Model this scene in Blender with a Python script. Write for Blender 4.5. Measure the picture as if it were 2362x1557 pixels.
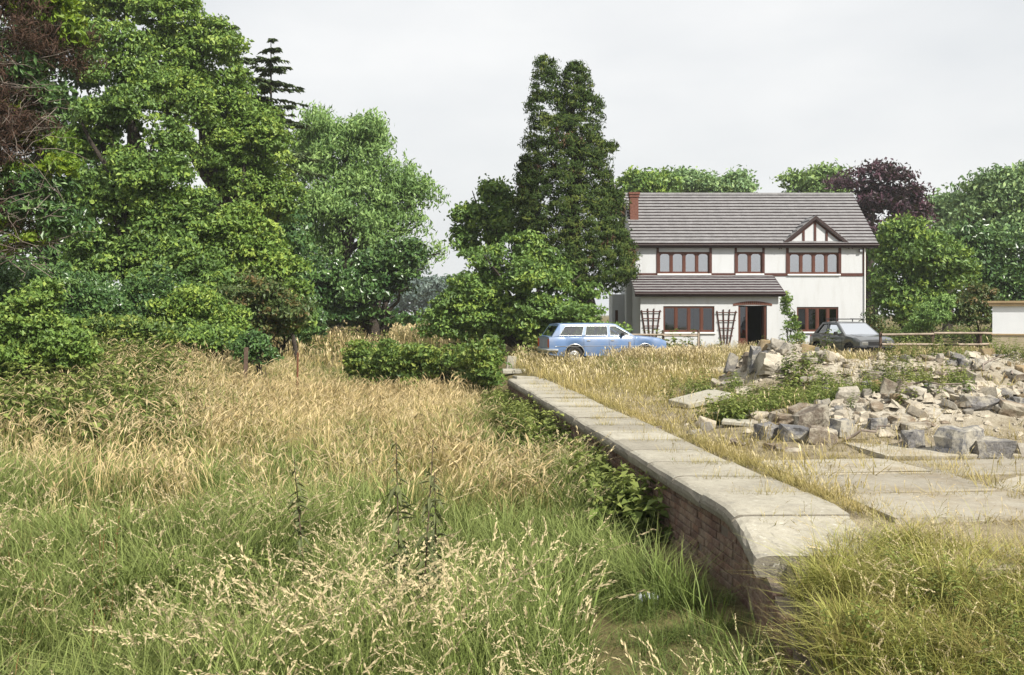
import bpy, bmesh, math, random
import numpy as np
from mathutils import Vector, Matrix, noise as mnoise

# ------------------------------------------------------------------ camera, sky, sun
for o in list(bpy.data.objects): bpy.data.objects.remove(o)
S = bpy.context.scene
COL = S.collection
F, U0, VH, EYE = 2300.0, 1181.0, 722.0, 1.7          # focal in photo pixels, centre column, horizon row, eye height
cd = bpy.data.cameras.new('camera'); cam = bpy.data.objects.new('camera', cd); COL.objects.link(cam)
cd.sensor_width = 36.0; cd.lens = 36.0 * F / 2362.0
cd.shift_y = -(778.5 - VH) / 2362.0
cd.clip_end = 2000; cd.clip_start = 0.05
cam.location = (0, 0, EYE); cam.rotation_euler = (math.radians(90), 0, 0)
S.camera = cam
SUN = Vector((0.58, -0.72, 0.86)).normalized()        # towards the sun: high, behind the right shoulder
w = bpy.data.worlds.new('World'); S.world = w; w.use_nodes = True
wn = w.node_tree.nodes; wl = w.node_tree.links; wn.clear()
wo = wn.new('ShaderNodeOutputWorld'); bg = wn.new('ShaderNodeBackground'); bg.inputs[1].default_value = 0.1
sk = wn.new('ShaderNodeTexSky'); sk.sky_type = 'NISHITA'; sk.sun_disc = False
sk.sun_elevation = math.asin(SUN.z); sk.sun_rotation = math.atan2(SUN.x, SUN.y)
sk.dust_density = 4.0; sk.air_density = 1.2
tc = wn.new('ShaderNodeTexCoord'); mp = wn.new('ShaderNodeMapping'); mp.inputs['Scale'].default_value = (1, 1, 2.6)
no = wn.new('ShaderNodeTexNoise'); no.inputs['Scale'].default_value = 2.2; no.inputs['Detail'].default_value = 5; no.inputs['Roughness'].default_value = 0.5
cr = wn.new('ShaderNodeValToRGB'); cr.color_ramp.elements[0].position = 0.32; cr.color_ramp.elements[1].position = 0.66
cr.color_ramp.elements[0].color = (4.9, 5.05, 5.2, 1); cr.color_ramp.elements[1].color = (6.3, 6.3, 6.26, 1)
mx = wn.new('ShaderNodeMixRGB'); mx.inputs[0].default_value = 0.93
wl.new(tc.outputs['Generated'], mp.inputs[0]); wl.new(mp.outputs[0], no.inputs['Vector']); wl.new(no.outputs['Fac'], cr.inputs[0])
wl.new(sk.outputs[0], mx.inputs[1]); wl.new(cr.outputs[0], mx.inputs[2]); wl.new(mx.outputs[0], bg.inputs[0]); wl.new(bg.outputs[0], wo.inputs[0])
sd = bpy.data.lights.new('sun', 'SUN'); sd.energy = 4.5; sd.angle = math.radians(0.9); sd.color = (1.0, 0.95, 0.86)
so = bpy.data.objects.new('sun', sd); COL.objects.link(so); so.rotation_euler = SUN.to_track_quat('Z', 'Y').to_euler(); so.location = (20, -20, 30)
S.view_settings.view_transform = 'Standard'; S.view_settings.look = 'None'; S.view_settings.exposure = 0.68; S.view_settings.gamma = 1.0
S.view_settings.use_curve_mapping = False
S.render.engine = 'CYCLES'
cy = S.cycles
cy.use_denoising = True; cy.denoiser = 'OPENIMAGEDENOISE'
cy.max_bounces = 6; cy.diffuse_bounces = 3; cy.glossy_bounces = 3; cy.transmission_bounces = 4; cy.transparent_max_bounces = 12; cy.volume_bounces = 1
cy.use_adaptive_sampling = False
rng = np.random.default_rng(11)
random.seed(11)

# ------------------------------------------------------------------ helpers
def P(u, v, Y):                     # a photo pixel at depth Y metres
    return Vector(((u - U0) / F * Y, Y, EYE - (v - VH) / F * Y))
def sstep(a, b, x): t = np.clip((x - a) / (b - a), 0, 1); return t * t * (3 - 2 * t)
def xe(y):                          # outer edge of the platform coping
    y = np.asarray(y, float)
    d = np.maximum(8.8 - y, 0); return 2.881 - 0.116 * y - 0.17 * d * d / (d + 0.6)
def zp(y):                          # platform top: level, then the end ramp
    y = np.asarray(y, float)
    d = np.maximum(8.8 - y, 0); return -0.26 * d * d / (d + 0.6)
MOUNDS = [(5.7, 21.6, 0.95, 1.1, 1.3), (7.2, 20.5, 0.45, 1.6, 1.4), (5.6, 14.5, 0.5, 2.0, 1.2), (8.2, 14.8, 0.5, 2.0, 1.4), (9.6, 20.5, 0.75, 2.2, 1.4), (13, 21, 0.5, 2.5, 1.8)]
def zg(x, y):                       # height of the ground sheet
    x = np.asarray(x, float); y = np.asarray(y, float)
    s = x - xe(np.minimum(y, 40))
    tb = -0.8 + 0.3 * sstep(3.5, 12, -x) + 0.75 * sstep(15, 31, y) * sstep(-3.5, -10, s) + 0.7 * sstep(32, 55, y) * (1 - sstep(-3.5, -10, s))
    tb = tb + 0.05 * np.sin(x * 1.3 + y * 0.7) * np.sin(y * 0.9 - x * 0.4)
    pl = np.maximum(zp(y), -0.85) - 0.05
    for mx_, my_, h, rx, ry in MOUNDS:
        pl = pl + h * np.exp(-((x - mx_) / rx) ** 2 - ((y - my_) / ry) ** 2)
    pl = pl + 0.14 * np.exp(-((x - 3.6) / 1.3) ** 2 - ((y - 6.3) / 1.0) ** 2) + .05 * np.sin(x * 5 + y * 3) * np.sin(y * 4.3 - x * 2) * sstep(8.5, 7, y)
    wd = 0.07 + 2.0 * sstep(25.5, 29, y) + 0.9 * sstep(6.6, 5.2, y)
    wgt = sstep(0.21 - wd, 0.21 + wd, s)
    return tb * (1 - wgt) + pl * wgt
def hit(u, v, off=0.0):             # where the view ray through a photo pixel meets the ground
    Y = np.concatenate([np.arange(4, 40, 0.02), np.arange(40, 300, 0.2)])
    x = (u - U0) / F * Y; z = EYE - (v - VH) / F * Y
    i = np.argmax(z <= zg(x, Y) + off); return Vector((x[i], Y[i], float(zg(x[i], Y[i]))))

def link(o, parent=None):
    COL.objects.link(o)
    if parent is not None: o.parent = parent
    return o
def tag(o, label=None, cat=None, group=None, kind=None):
    if label: o['label'] = label
    if cat: o['category'] = cat
    if group: o['group'] = group
    if kind or cat: o['kind'] = kind or 'thing'
    return o
def empty(name, loc=(0, 0, 0), rz=0.0):
    o = bpy.data.objects.new(name, None); o.location = loc; o.rotation_euler = (0, 0, rz); o.empty_display_size = 0.2
    return link(o)
def mesh_np(name, V, Fq, mats, parent=None, face_attr=None, pt_attr=None, mi=None, smooth=False):
    V = np.ascontiguousarray(V, np.float32); Fq = np.ascontiguousarray(Fq, np.int32)
    me = bpy.data.meshes.new(name); k = Fq.shape[1] if len(Fq) else 4
    me.vertices.add(len(V)); me.vertices.foreach_set('co', V.ravel())
    if len(Fq):
        me.loops.add(Fq.size); me.loops.foreach_set('vertex_index', Fq.ravel())
        me.polygons.add(len(Fq)); me.polygons.foreach_set('loop_start', np.arange(0, Fq.size, k, dtype=np.int32))
        if mi is not None: me.polygons.foreach_set('material_index', np.asarray(mi, np.int32))
        me.polygons.foreach_set('use_smooth', np.full(len(Fq), bool(smooth)))
    for at, dom in ((face_attr, 'FACE'), (pt_attr, 'POINT')):
        for n, (ty, val) in (at or {}).items():
            a = me.attributes.new(n, ty, dom); val = np.asarray(val)
            if ty == 'FLOAT_VECTOR': a.data.foreach_set('vector', val.astype(np.float32).ravel())
            elif ty == 'INT': a.data.foreach_set('value', val.astype(np.int32))
            else: a.data.foreach_set('value', val.astype(np.float32))
    me.update(calc_edges=True); me.validate(verbose=False)
    for m in (mats if isinstance(mats, (list, tuple)) else [mats]): me.materials.append(m)
    o = bpy.data.objects.new(name, me)
    return link(o, parent)
def bm_obj(name, bm, mats, parent=None, smooth=False):
    bmesh.ops.recalc_face_normals(bm, faces=bm.faces)
    me = bpy.data.meshes.new(name); bm.to_mesh(me); bm.free()
    for m in (mats if isinstance(mats, (list, tuple)) else [mats]): me.materials.append(m)
    if smooth: me.polygons.foreach_set('use_smooth', np.ones(len(me.polygons), bool))
    return link(bpy.data.objects.new(name, me), parent)
def add_box(bm, x0, x1, y0, y1, z0, z1, mi=0, M=None, bev=0.0):
    r = bmesh.ops.create_cube(bm, size=1.0)
    vs = r['verts']
    for v in vs:
        v.co = Vector((x0 + (v.co.x + .5) * (x1 - x0), y0 + (v.co.y + .5) * (y1 - y0), z0 + (v.co.z + .5) * (z1 - z0)))
    fs = list({f for v in vs for f in v.link_faces})
    for f in fs: f.material_index = mi
    if bev > 0:
        es = list({e for v in vs for e in v.link_edges})
        g = bmesh.ops.bevel(bm, geom=es, offset=bev, segments=1, affect='EDGES', profile=0.7)
        vs = list({v for f in g['faces'] for v in f.verts} | {v for v in vs if v.is_valid})
        for f in {f for v in vs for f in v.link_faces}: f.material_index = mi
    if M is not None:
        for v in vs: v.co = M @ v.co
    return vs
def box(name, x0, x1, y0, y1, z0, z1, m, parent=None, bev=0.0, M=None):
    bm = bmesh.new(); add_box(bm, x0, x1, y0, y1, z0, z1, M=M, bev=bev); return bm_obj(name, bm, m, parent)
def prism(bm, pts, axis, a0, a1, mi=0):     # polygon pts (p,q) extruded along axis: 'y' -> (p,a,q), 'x' -> (a,p,q), 'z' -> (p,q,a)
    f3 = {'y': lambda p, a: (p[0], a, p[1]), 'x': lambda p, a: (a, p[0], p[1]), 'z': lambda p, a: (p[0], p[1], a)}[axis]
    A = [bm.verts.new(f3(p, a0)) for p in pts]; B = [bm.verts.new(f3(p, a1)) for p in pts]
    fs = [bm.faces.new(A), bm.faces.new(B[::-1])]
    n = len(pts)
    for i in range(n): fs.append(bm.faces.new((A[i], B[i], B[(i + 1) % n], A[(i + 1) % n])))
    for f in fs: f.material_index = mi
    return A + B
def tube_arr(pts, rad, n=6):                # -> V, Fquads
    pts = np.asarray(pts, float); rad = np.asarray(rad, float); k = len(pts)
    T = np.gradient(pts, axis=0); T /= np.linalg.norm(T, axis=1)[:, None] + 1e-9
    up = np.where(np.abs(T[:, 2:3]) > 0.9, np.array([[1., 0, 0]]), np.array([[0, 0, 1.]]))
    A = np.cross(T, up); A /= np.linalg.norm(A, axis=1)[:, None] + 1e-9; B = np.cross(T, A)
    th = np.arange(n) / n * 2 * np.pi
    V = pts[:, None] + rad[:, None, None] * (np.cos(th)[None, :, None] * A[:, None] + np.sin(th)[None, :, None] * B[:, None])
    i, j = np.meshgrid(np.arange(k - 1), np.arange(n), indexing='ij')
    Fq = np.stack([i * n + j, i * n + (j + 1) % n, (i + 1) * n + (j + 1) % n, (i + 1) * n + j], -1).reshape(-1, 4)
    return V.reshape(-1, 3), Fq
class Acc:                                  # collects quad arrays
    def __init__(s): s.V = []; s.F = []; s.n = 0
    def add(s, V, Fq): s.V.append(V); s.F.append(Fq + s.n); s.n += len(V)
    def obj(s, name, m, parent=None, smooth=True): return mesh_np(name, np.concatenate(s.V), np.concatenate(s.F), m, parent, smooth=smooth)

# ------------------------------------------------------------------ materials
class MN:
    def __init__(s, name):
        s.m = bpy.data.materials.new(name); s.m.use_nodes = True; s.t = s.m.node_tree; s.t.nodes.clear()
        s.out = s.t.nodes.new('ShaderNodeOutputMaterial')
    def n(s, ty, ins=None, **kw):
        nd = s.t.nodes.new(ty)
        for k, v in kw.items(): setattr(nd, k, v)
        for k, v in (ins or {}).items():
            sock = nd.inputs[k]
            if isinstance(v, bpy.types.NodeSocket): s.t.links.new(v, sock)
            else: sock.default_value = v
        return nd
    def noise(s, scale, detail=4, rough=0.6, vec=None, out='Fac'):
        if vec is None: vec = s.n('ShaderNodeTexCoord').outputs['Object']
        return s.n('ShaderNodeTexNoise', {'Scale': scale, 'Detail': detail, 'Roughness': rough, 'Vector': vec}).outputs[out]
    def ramp(s, fac, stops):
        r = s.n('ShaderNodeValToRGB', {0: fac}); e = r.color_ramp.elements
        while len(e) < len(stops): e.new(0.5)
        for el, (p, c) in zip(e, stops): el.position = p; el.color = (*c, 1) if len(c) == 3 else c
        return r.outputs[0]
    def mix(s, f, a, b, mode='MIX'):
        c = lambda v: (*v, 1) if isinstance(v, tuple) and len(v) == 3 else v
        return s.n('ShaderNodeMixRGB', {0: f, 1: c(a), 2: c(b)}, blend_type=mode).outputs[0]
    def math(s, op, a, b=0.0, clamp=False): return s.n('ShaderNodeMath', {0: a, 1: b}, operation=op, use_clamp=clamp).outputs[0]
    def attr(s, name): return s.n('ShaderNodeAttribute', attribute_name=name).outputs['Fac']
    def geo(s): return s.n('ShaderNodeNewGeometry')
    def bump(s, h, strength=0.5, dist=0.02): return s.n('ShaderNodeBump', {'Height': h, 'Strength': strength, 'Distance': dist}).outputs[0]
    def bsdf(s, col, rough=0.8, spec=0.3, metal=0.0, normal=None, **kw):
        ins = {'Base Color': (*col, 1) if isinstance(col, tuple) else col, 'Roughness': rough, 'Specular IOR Level': spec, 'Metallic': metal}
        if normal is not None: ins['Normal'] = normal
        ins.update(kw); return s.n('ShaderNodeBsdfPrincipled', ins).outputs[0]
    def done(s, sh): s.t.links.new(sh, s.out.inputs[0]); return s.m

def m_plain(name, col, rough=0.8, var=0.15, scale=3.0, bump=0.3, bscale=30, spec=0.3, metal=0.0, dist=0.01, world=False):
    M = MN(name); vec = M.geo().outputs['Position'] if world else None
    f = M.noise(scale, 5, 0.65, vec)
    lo = tuple(c * (1 - var) for c in col); hi = tuple(min(1, c * (1 + var)) for c in col)
    c = M.ramp(f, [(0.3, lo), (0.7, hi)])
    nb = M.bump(M.noise(bscale, 4, 0.6, vec), bump, dist) if bump > 0 else None
    return M.done(M.bsdf(c, rough, spec, metal, nb))
def m_leaf(name, a, b, c3=None, trans=0.2, rough=0.5, spec=0.35):     # two or three leaf colours chosen by each leaf's own tint
    M = MN(name); t = M.attr('tint')
    stops = [(0.15, a), (0.85, b)] if c3 is None else [(0.1, a), (0.6, b), (0.95, c3)]
    c = M.ramp(t, stops)
    sh = M.bsdf(c, rough, spec)
    tr = M.n('ShaderNodeBsdfTranslucent', {'Color': M.mix(0.5, c, (0.16, 0.22, 0.02))}).outputs[0]
    return M.done(M.n('ShaderNodeMixShader', {0: trans, 1: sh, 2: tr}).outputs[0])
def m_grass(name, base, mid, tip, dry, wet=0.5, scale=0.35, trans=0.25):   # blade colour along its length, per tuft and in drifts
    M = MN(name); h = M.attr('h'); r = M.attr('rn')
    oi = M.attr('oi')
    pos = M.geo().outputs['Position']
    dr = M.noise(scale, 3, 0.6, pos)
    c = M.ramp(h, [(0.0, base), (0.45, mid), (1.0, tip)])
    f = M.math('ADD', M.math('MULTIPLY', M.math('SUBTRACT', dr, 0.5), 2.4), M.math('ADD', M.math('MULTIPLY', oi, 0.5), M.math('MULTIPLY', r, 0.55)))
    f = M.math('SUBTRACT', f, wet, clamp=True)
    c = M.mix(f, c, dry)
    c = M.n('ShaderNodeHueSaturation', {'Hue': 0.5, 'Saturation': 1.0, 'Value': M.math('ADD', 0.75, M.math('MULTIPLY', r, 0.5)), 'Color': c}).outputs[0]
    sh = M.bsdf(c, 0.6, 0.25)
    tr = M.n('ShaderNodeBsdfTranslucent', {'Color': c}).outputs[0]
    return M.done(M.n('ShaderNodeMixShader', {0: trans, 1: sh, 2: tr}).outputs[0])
def m_glass(name, tint=(0.75, 0.8, 0.82), clear=0.75, rough=0.03):
    M = MN(name)
    tr = M.n('ShaderNodeBsdfTransparent', {'Color': (*tint, 1)}).outputs[0]
    gl = M.n('ShaderNodeBsdfGlossy', {'Color': (0.9, 0.92, 0.95, 1), 'Roughness': rough}).outputs[0]
    fr = M.n('ShaderNodeFresnel', {'IOR': 1.5}).outputs[0]
    f = M.math('ADD', M.math('MULTIPLY', fr, 0.9), 1 - clear, clamp=True)
    return M.done(M.n('ShaderNodeMixShader', {0: f, 1: tr, 2: gl}).outputs[0])
def m_paint(name, col, rough=0.25, coat=0.6, metal=0.0, dirt=(0.25, 0.22, 0.17), dirt_amt=0.25):
    M = MN(name); f = M.noise(2.2, 5, 0.7)
    f = M.math('MULTIPLY', M.ramp(f, [(0.45, (0, 0, 0)), (0.8, (1, 1, 1))]), dirt_amt)
    c = M.mix(f, col, dirt)
    return M.done(M.bsdf(c, M.math('ADD', rough, f), 0.5, metal, None, **{'Coat Weight': coat, 'Coat Roughness': 0.08}))

def m_ground():
    M = MN('soil_and_thatch'); pos = M.geo().outputs['Position']
    n1 = M.noise(0.5, 5, 0.65, pos); n2 = M.noise(6, 6, 0.7, pos); n3 = M.noise(60, 3, 0.6, pos)
    thatch = M.ramp(n2, [(0.3, (0.07, 0.06, 0.028)), (0.6, (0.17, 0.14, 0.065)), (0.8, (0.25, 0.2, 0.1))])
    dirt = M.ramp(n2, [(0.25, (0.2, 0.165, 0.115)), (0.6, (0.32, 0.275, 0.2)), (0.85, (0.4, 0.36, 0.28))])
    c = M.mix(M.math('MULTIPLY', M.attr('plat'), M.ramp(n1, [(0.35, (0.35,) * 3), (0.6, (1, 1, 1))])), thatch, dirt)
    pale = M.ramp(n2, [(0.3, (0.25, 0.21, 0.15)), (0.5, (0.4, 0.365, 0.3)), (0.75, (0.5, 0.47, 0.4))])
    pm = M.math('SUBTRACT', M.math('MULTIPLY', M.attr('mortar'), 2.6), M.math('MULTIPLY', M.noise(1.6, 5, 0.7, pos), 0.9), clamp=True)
    c = M.mix(pm, c, pale)
    c = M.mix(0.35, c, M.ramp(n3, [(0.3, (0.5,) * 3), (0.7, (1.4,) * 3)]), 'MULTIPLY')
    h = M.math('ADD', n2, M.math('MULTIPLY', n3, 0.4))
    return M.done(M.bsdf(c, 0.95, 0.1, 0, M.bump(h, 0.8, 0.06)))
def m_concrete(name, col, stain=(0.16, 0.14, 0.11), amt=0.6, moss=0.0):
    M = MN(name); pos = M.geo().outputs['Position']
    oi = M.n('ShaderNodeObjectInfo').outputs['Random']
    n1 = M.noise(1.3, 6, 0.7, pos); n2 = M.noise(14, 5, 0.7, pos); n3 = M.noise(120, 2, 0.5, pos)
    c = M.mix(M.math('MULTIPLY', M.ramp(n1, [(0.42, (0, 0, 0)), (0.78, (1, 1, 1))]), amt), col, stain)
    c = M.mix(0.6, c, M.ramp(n2, [(0.25, (0.62, 0.6, 0.57)), (0.55, (1.0,) * 3), (0.8, (1.18, 1.16, 1.1))]), 'MULTIPLY')
    c = M.mix(0.5, c, M.ramp(n3, [(0.3, (0.75,) * 3), (0.7, (1.2,) * 3)]), 'MULTIPLY')
    li = M.noise(7, 3, 0.5, pos); c = M.mix(M.math('MULTIPLY', M.ramp(li, [(0.6, (0, 0, 0)), (0.66, (1, 1, 1))]), 0.45), c, (0.2, 0.19, 0.165)); sp_ = M.noise(22, 2, 0.5, pos); c = M.mix(M.math('MULTIPLY', M.ramp(sp_, [(0.66, (0, 0, 0)), (0.7, (1, 1, 1))]), 0.5), c, (0.5, 0.49, 0.44))
    c = M.mix(1.0, c, M.ramp(oi, [(0, (0.8, 0.79, 0.77)), (1, (1.1, 1.1, 1.08))]), 'MULTIPLY')
    return M.done(M.bsdf(c, 0.9, 0.2, 0, M.bump(M.math('ADD', n2, M.math('MULTIPLY', n3, 0.5)), 0.5, 0.012)))
def m_stone(name, lo, hi, crust=(0.4, 0.37, 0.3), crust_amt=0.6):
    M = MN(name); oi = M.n('ShaderNodeObjectInfo').outputs['Random']
    vec = M.n('ShaderNodeTexCoord').outputs['Object']
    n1 = M.noise(5, 6, 0.7, vec); n2 = M.noise(28, 5, 0.7, vec); nc = M.noise(3.1, 5, 0.75, M.geo().outputs['Position'])
    c = M.ramp(n2, [(0.25, lo), (0.75, hi)])
    c = M.mix(1.0, c, M.ramp(oi, [(0, (0.75, 0.75, 0.77)), (0.5, (1, 1, 1)), (1, (1.25, 1.18, 1.08))]), 'MULTIPLY')
    c = M.mix(M.math('MULTIPLY', M.ramp(nc, [(0.46, (0, 0, 0)), (0.6, (1, 1, 1))]), crust_amt), c, crust)
    return M.done(M.bsdf(c, 0.88, 0.25, 0, M.bump(M.math('ADD', n1, M.math('MULTIPLY', n2, 0.6)), 0.8, 0.03)))

MT = {}
MT['ground'] = m_ground()
MT['coping'] = m_concrete('worn_coping_concrete', (0.37, 0.348, 0.29), amt=0.62)
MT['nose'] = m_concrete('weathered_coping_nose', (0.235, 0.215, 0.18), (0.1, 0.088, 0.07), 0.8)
MT['paving'] = m_concrete('weathered_paving_concrete', (0.36, 0.335, 0.28), (0.25, 0.2, 0.13), 0.9)
MT['slab'] = m_concrete('lying_slab_concrete', (0.37, 0.355, 0.3), amt=0.5)
MT['brick'] = m_stone('purple_brown_brick', (0.09, 0.054, 0.043), (0.23, 0.145, 0.112), (0.33, 0.27, 0.2), 0.5)
MT['mortar'] = m_plain('mortar_joint', (0.16, 0.13, 0.105), 0.95, 0.3, 6, 0.4, 40)
MT['slate'] = m_stone('dark_grey_stone', (0.06, 0.06, 0.065), (0.18, 0.18, 0.186), crust_amt=0.8)
MT['brownstone'] = m_stone('brown_stone', (0.09, 0.07, 0.052), (0.24, 0.2, 0.155), crust_amt=0.8)
MT['pale'] = m_stone('pale_mortared_stone', (0.28, 0.255, 0.21), (0.47, 0.44, 0.37), (0.17, 0.15, 0.13), 0.4)
MT['ochre'] = m_stone('ochre_stone', (0.2, 0.14, 0.07), (0.33, 0.25, 0.14), crust_amt=0.2)
MT['bark'] = m_plain('bark', (0.05, 0.04, 0.032), 0.9, 0.4, 6, 0.9, 14, dist=0.05)
MT['deadwood'] = m_plain('dead_grey_wood', (0.2, 0.165, 0.14), 0.9, 0.3, 6, 0.5, 30)
MT['fencewood'] = m_plain('weathered_fence_wood', (0.28, 0.23, 0.18), 0.9, 0.35, 5, 0.5, 30)
MT['postwood'] = m_plain('dark_post_wood', (0.09, 0.06, 0.045), 0.9, 0.35, 8, 0.5, 30)
MT['rust'] = m_plain('rusty_iron', (0.14, 0.055, 0.03), 0.9, 0.4, 20, 0.4, 60)

# ------------------------------------------------------------------ ground
def axis(parts):
    a = np.concatenate([np.linspace(p, q, n, endpoint=False) for p, q, n in parts]); return np.append(a, parts[-1][1])
def build_ground():
    sv = np.concatenate([axis([(-600, -60, 14), (-60, -20, 30), (-20, -0.6, 36)]), [-0.4, -0.2, -0.1, -0.02, 0.06, 0.12, 0.15, 0.18, 0.21, 0.24, 0.27, 0.3, 0.4, 0.7], axis([(1.0, 20, 58), (20, 60, 40), (60, 600, 14)])])
    yv = axis([(-30, 3, 16), (3, 30, 84), (30, 70, 60), (70, 700, 24)])
    Sg, Yg = np.meshgrid(sv, yv); X = Sg + xe(np.clip(Yg, 0, 40)); Z = zg(X, Yg)
    ny, nx = Sg.shape
    V = np.stack([X, Yg, Z], -1).reshape(-1, 3)
    i, j = np.meshgrid(np.arange(ny - 1), np.arange(nx - 1), indexing='ij'); a = i * nx + j
    Fq = np.stack([a, a + 1, a + nx + 1, a + nx], -1).reshape(-1, 4)
    x, y = V[:, 0], V[:, 1]; s = Sg.ravel()
    mort = np.zeros(len(V))
    for (cx, cy_, h, rx, ry) in MOUNDS:
        k = 1.0 if cy_ < 18 or cx < 6 else 0.55
        mort = np.maximum(mort, k * np.exp(-((x - cx) / (rx * 1.0)) ** 2 - ((y - cy_) / (ry * 0.95)) ** 2))
    plat = sstep(0.0, 0.3, s) * sstep(28, 22, y) * sstep(6.0, 7.2, y)
    o = mesh_np('ground', V, Fq, MT['ground'], pt_attr={'mortar': ('FLOAT', mort), 'plat': ('FLOAT', plat)}, smooth=True)
    return tag(o, 'earth and thatch of the old trackbed and platform', kind='structure')
build_ground()

# ------------------------------------------------------------------ platform: brick wall, coping slabs, paving
def build_platform():
    root = empty('platform', (1.0, 16, -0.8)); tag(root, 'disused railway platform with brick face and concrete edge', kind='structure')
    def rel(o): o.parent = root; o.matrix_parent_inverse = Matrix.Translation(-Vector(root.location)); return o
    # coping slabs
    L = 0.96
    ys = [7.7, 8.5]
    while ys[-1] < 25.0: ys.append(ys[-1] + L * random.uniform(0.92, 1.08))
    for k in range(len(ys) - 1):
        y0, y1 = ys[k] + 0.012, ys[k + 1] - 0.012
        width = 0.97 + random.uniform(-0.05, 0.05)
        bm = bmesh.new()
        prof = [(0.16, -0.16), (0.03, -0.16), (0.006, -0.14), (-0.006, -0.095), (0.0, -0.06), (0.022, -0.025), (0.06, -0.006), (0.12, 0.0), (width, 0.0), (width, -0.1)]
        dz = random.uniform(-0.008, 0.008); tl = random.uniform(-0.006, 0.006)
        rows = []
        yy = np.linspace(y0, y1, 4 if k else 9)
        for y in yy:
            x0 = float(xe(y)); z0 = float(zp(y)) + dz + tl * (y - y0)
            rows.append([bm.verts.new((x0 + p + random.uniform(-.007, .007), y + random.uniform(-.006, .006), z0 + q + random.uniform(-.004, .004))) for p, q in prof])
        n = len(prof)
        for a, b in zip(rows[:-1], rows[1:]):
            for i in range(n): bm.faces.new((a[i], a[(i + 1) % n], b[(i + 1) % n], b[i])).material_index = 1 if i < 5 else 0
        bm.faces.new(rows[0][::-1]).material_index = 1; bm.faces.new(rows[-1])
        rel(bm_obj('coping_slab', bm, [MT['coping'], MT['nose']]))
    # wall backing
    bm = bmesh.new()
    yy = np.arange(5.6, 26.6, 0.5); rows = []
    for y in yy:
        x0 = float(xe(y)) + 0.105; z0 = float(zp(y)) - 0.163 - (0.0 if y > 7.3 else 0.12 * (7.3 - y))
        rows.append([bm.verts.new(p) for p in ((x0, y, -1.1), (x0, y, z0), (x0 + 0.3, y, z0), (x0 + 0.3, y, -1.1))])
    for a, b in zip(rows[:-1], rows[1:]):
        for i in range(4): bm.faces.new((a[i], a[(i + 1) % 4], b[(i + 1) % 4], b[i]))
    bm.faces.new(rows[0][::-1]); bm.faces.new(rows[-1])
    rel(bm_obj('wall_core', bm, MT['mortar']))
    # bricks: shared meshes for the near ones, one joined mass beyond
    metas = []
    for kind in range(6):
        bm = bmesh.new(); lb = 0.215 if kind < 4 else 0.105
        add_box(bm, 0, 0.1, -lb / 2, lb / 2, -0.033, 0.033, bev=0.006)
        for v in bm.verts: v.co += Vector((random.uniform(-.004, .004), random.uniform(-.003, .003), random.uniform(-.003, .003)))
        bmesh.ops.recalc_face_normals(bm, faces=bm.faces)
        me = bpy.data.meshes.new('brick'); bm.to_mesh(me); bm.free(); me.materials.append(MT['brick']); metas.append((me, lb))
    nb = 0; V = []; Fc = []; nv = 0
    bricks = []
    for c in range(9):
        zc = -0.205 - c * 0.077
        y = 5.75 + (0.11 if c % 2 else 0)
        while y < 26.4:
            hdr = random.random() < 0.25
            k = random.randrange(4, 6) if hdr else random.randrange(4)
            me, lb = metas[k]
            ym = y + lb / 2; top = float(zp(ym)) - 0.165 - (0.0 if ym > 7.3 else 0.12 * (7.3 - ym))
            z = zc if ym > 8.4 else zc
            if z + 0.033 <= top and random.random() > 0.012: bricks.append((ym, z, k))
            y += lb + 0.011
    bricks.sort()
    for i, (ym, z, k) in enumerate(bricks):
        me, lb = metas[k]; ang = -math.atan2(float(xe(ym + .1) - xe(ym - .1)), 0.2)
        M = Matrix.Translation((float(xe(ym)) + 0.085 + random.uniform(-.006, .006), ym, z)) @ Matrix.Rotation(ang, 4, 'Z')
        if i < 290:
            o = bpy.data.objects.new('brick', me); link(o); o.matrix_world = M; o.parent = root; o.matrix_parent_inverse = Matrix.Translation(-Vector(root.location))
        else:
            co = np.empty(len(me.vertices) * 3, np.float32); me.vertices.foreach_get('co', co); co = co.reshape(-1, 3)
            Mn = np.array(M); V.append(co @ Mn[:3, :3].T + Mn[:3, 3]); Fc += [[v + nv for v in p.vertices] for p in me.polygons]; nv += len(co)
    me = bpy.data.meshes.new('far_brickwork'); me.from_pydata(np.concatenate(V).tolist(), [], Fc); me.materials.append(MT['brick'])
    o = rel(link(bpy.data.objects.new('far_brickwork', me))); o['kind'] = 'stuff'
    # big concrete paving slabs behind the coping, joints open
    rr = random.Random(5)
    y = 7.3
    row = 0
    while y < 14.0:
        d = rr.uniform(1.05, 1.25)
        x = 1.32
        wid = 1.9
        while x < 8.5:
            ln = rr.uniform(1.5, 2.2)
            xc, yc = x + ln / 2, y + d / 2
            if y + d > 12.6 and rr.random() < 0.35: x += ln; continue
            bm = bmesh.new()
            t = 0.07; g = 0.035
            vs = add_box(bm, -ln / 2 + g, ln / 2 - g, -d / 2 + g, d / 2 - g, -t, 0, bev=0.012)
            for v in bm.verts: v.co.x += rr.uniform(-.02, .02); v.co.y += rr.uniform(-.02, .02)
            X = float(xe(yc)) + xc
            zt = float(np.mean([zg(X + a, yc + b) for a in (-.6, 0, .6) for b in (-.4, 0, .4)])) + 0.012
            if zt < 0.01:
                o = bm_obj('paving_slab', bm, MT['paving']); o.location = (X, yc, zt + rr.uniform(-.008, .01)); o.rotation_euler = (rr.uniform(-.012, .012), rr.uniform(-.012, .012), 0.116 + rr.uniform(-.015, .015)); rel(o)
            else: bm.free()
            x += ln
        y += d
build_platform()

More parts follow.
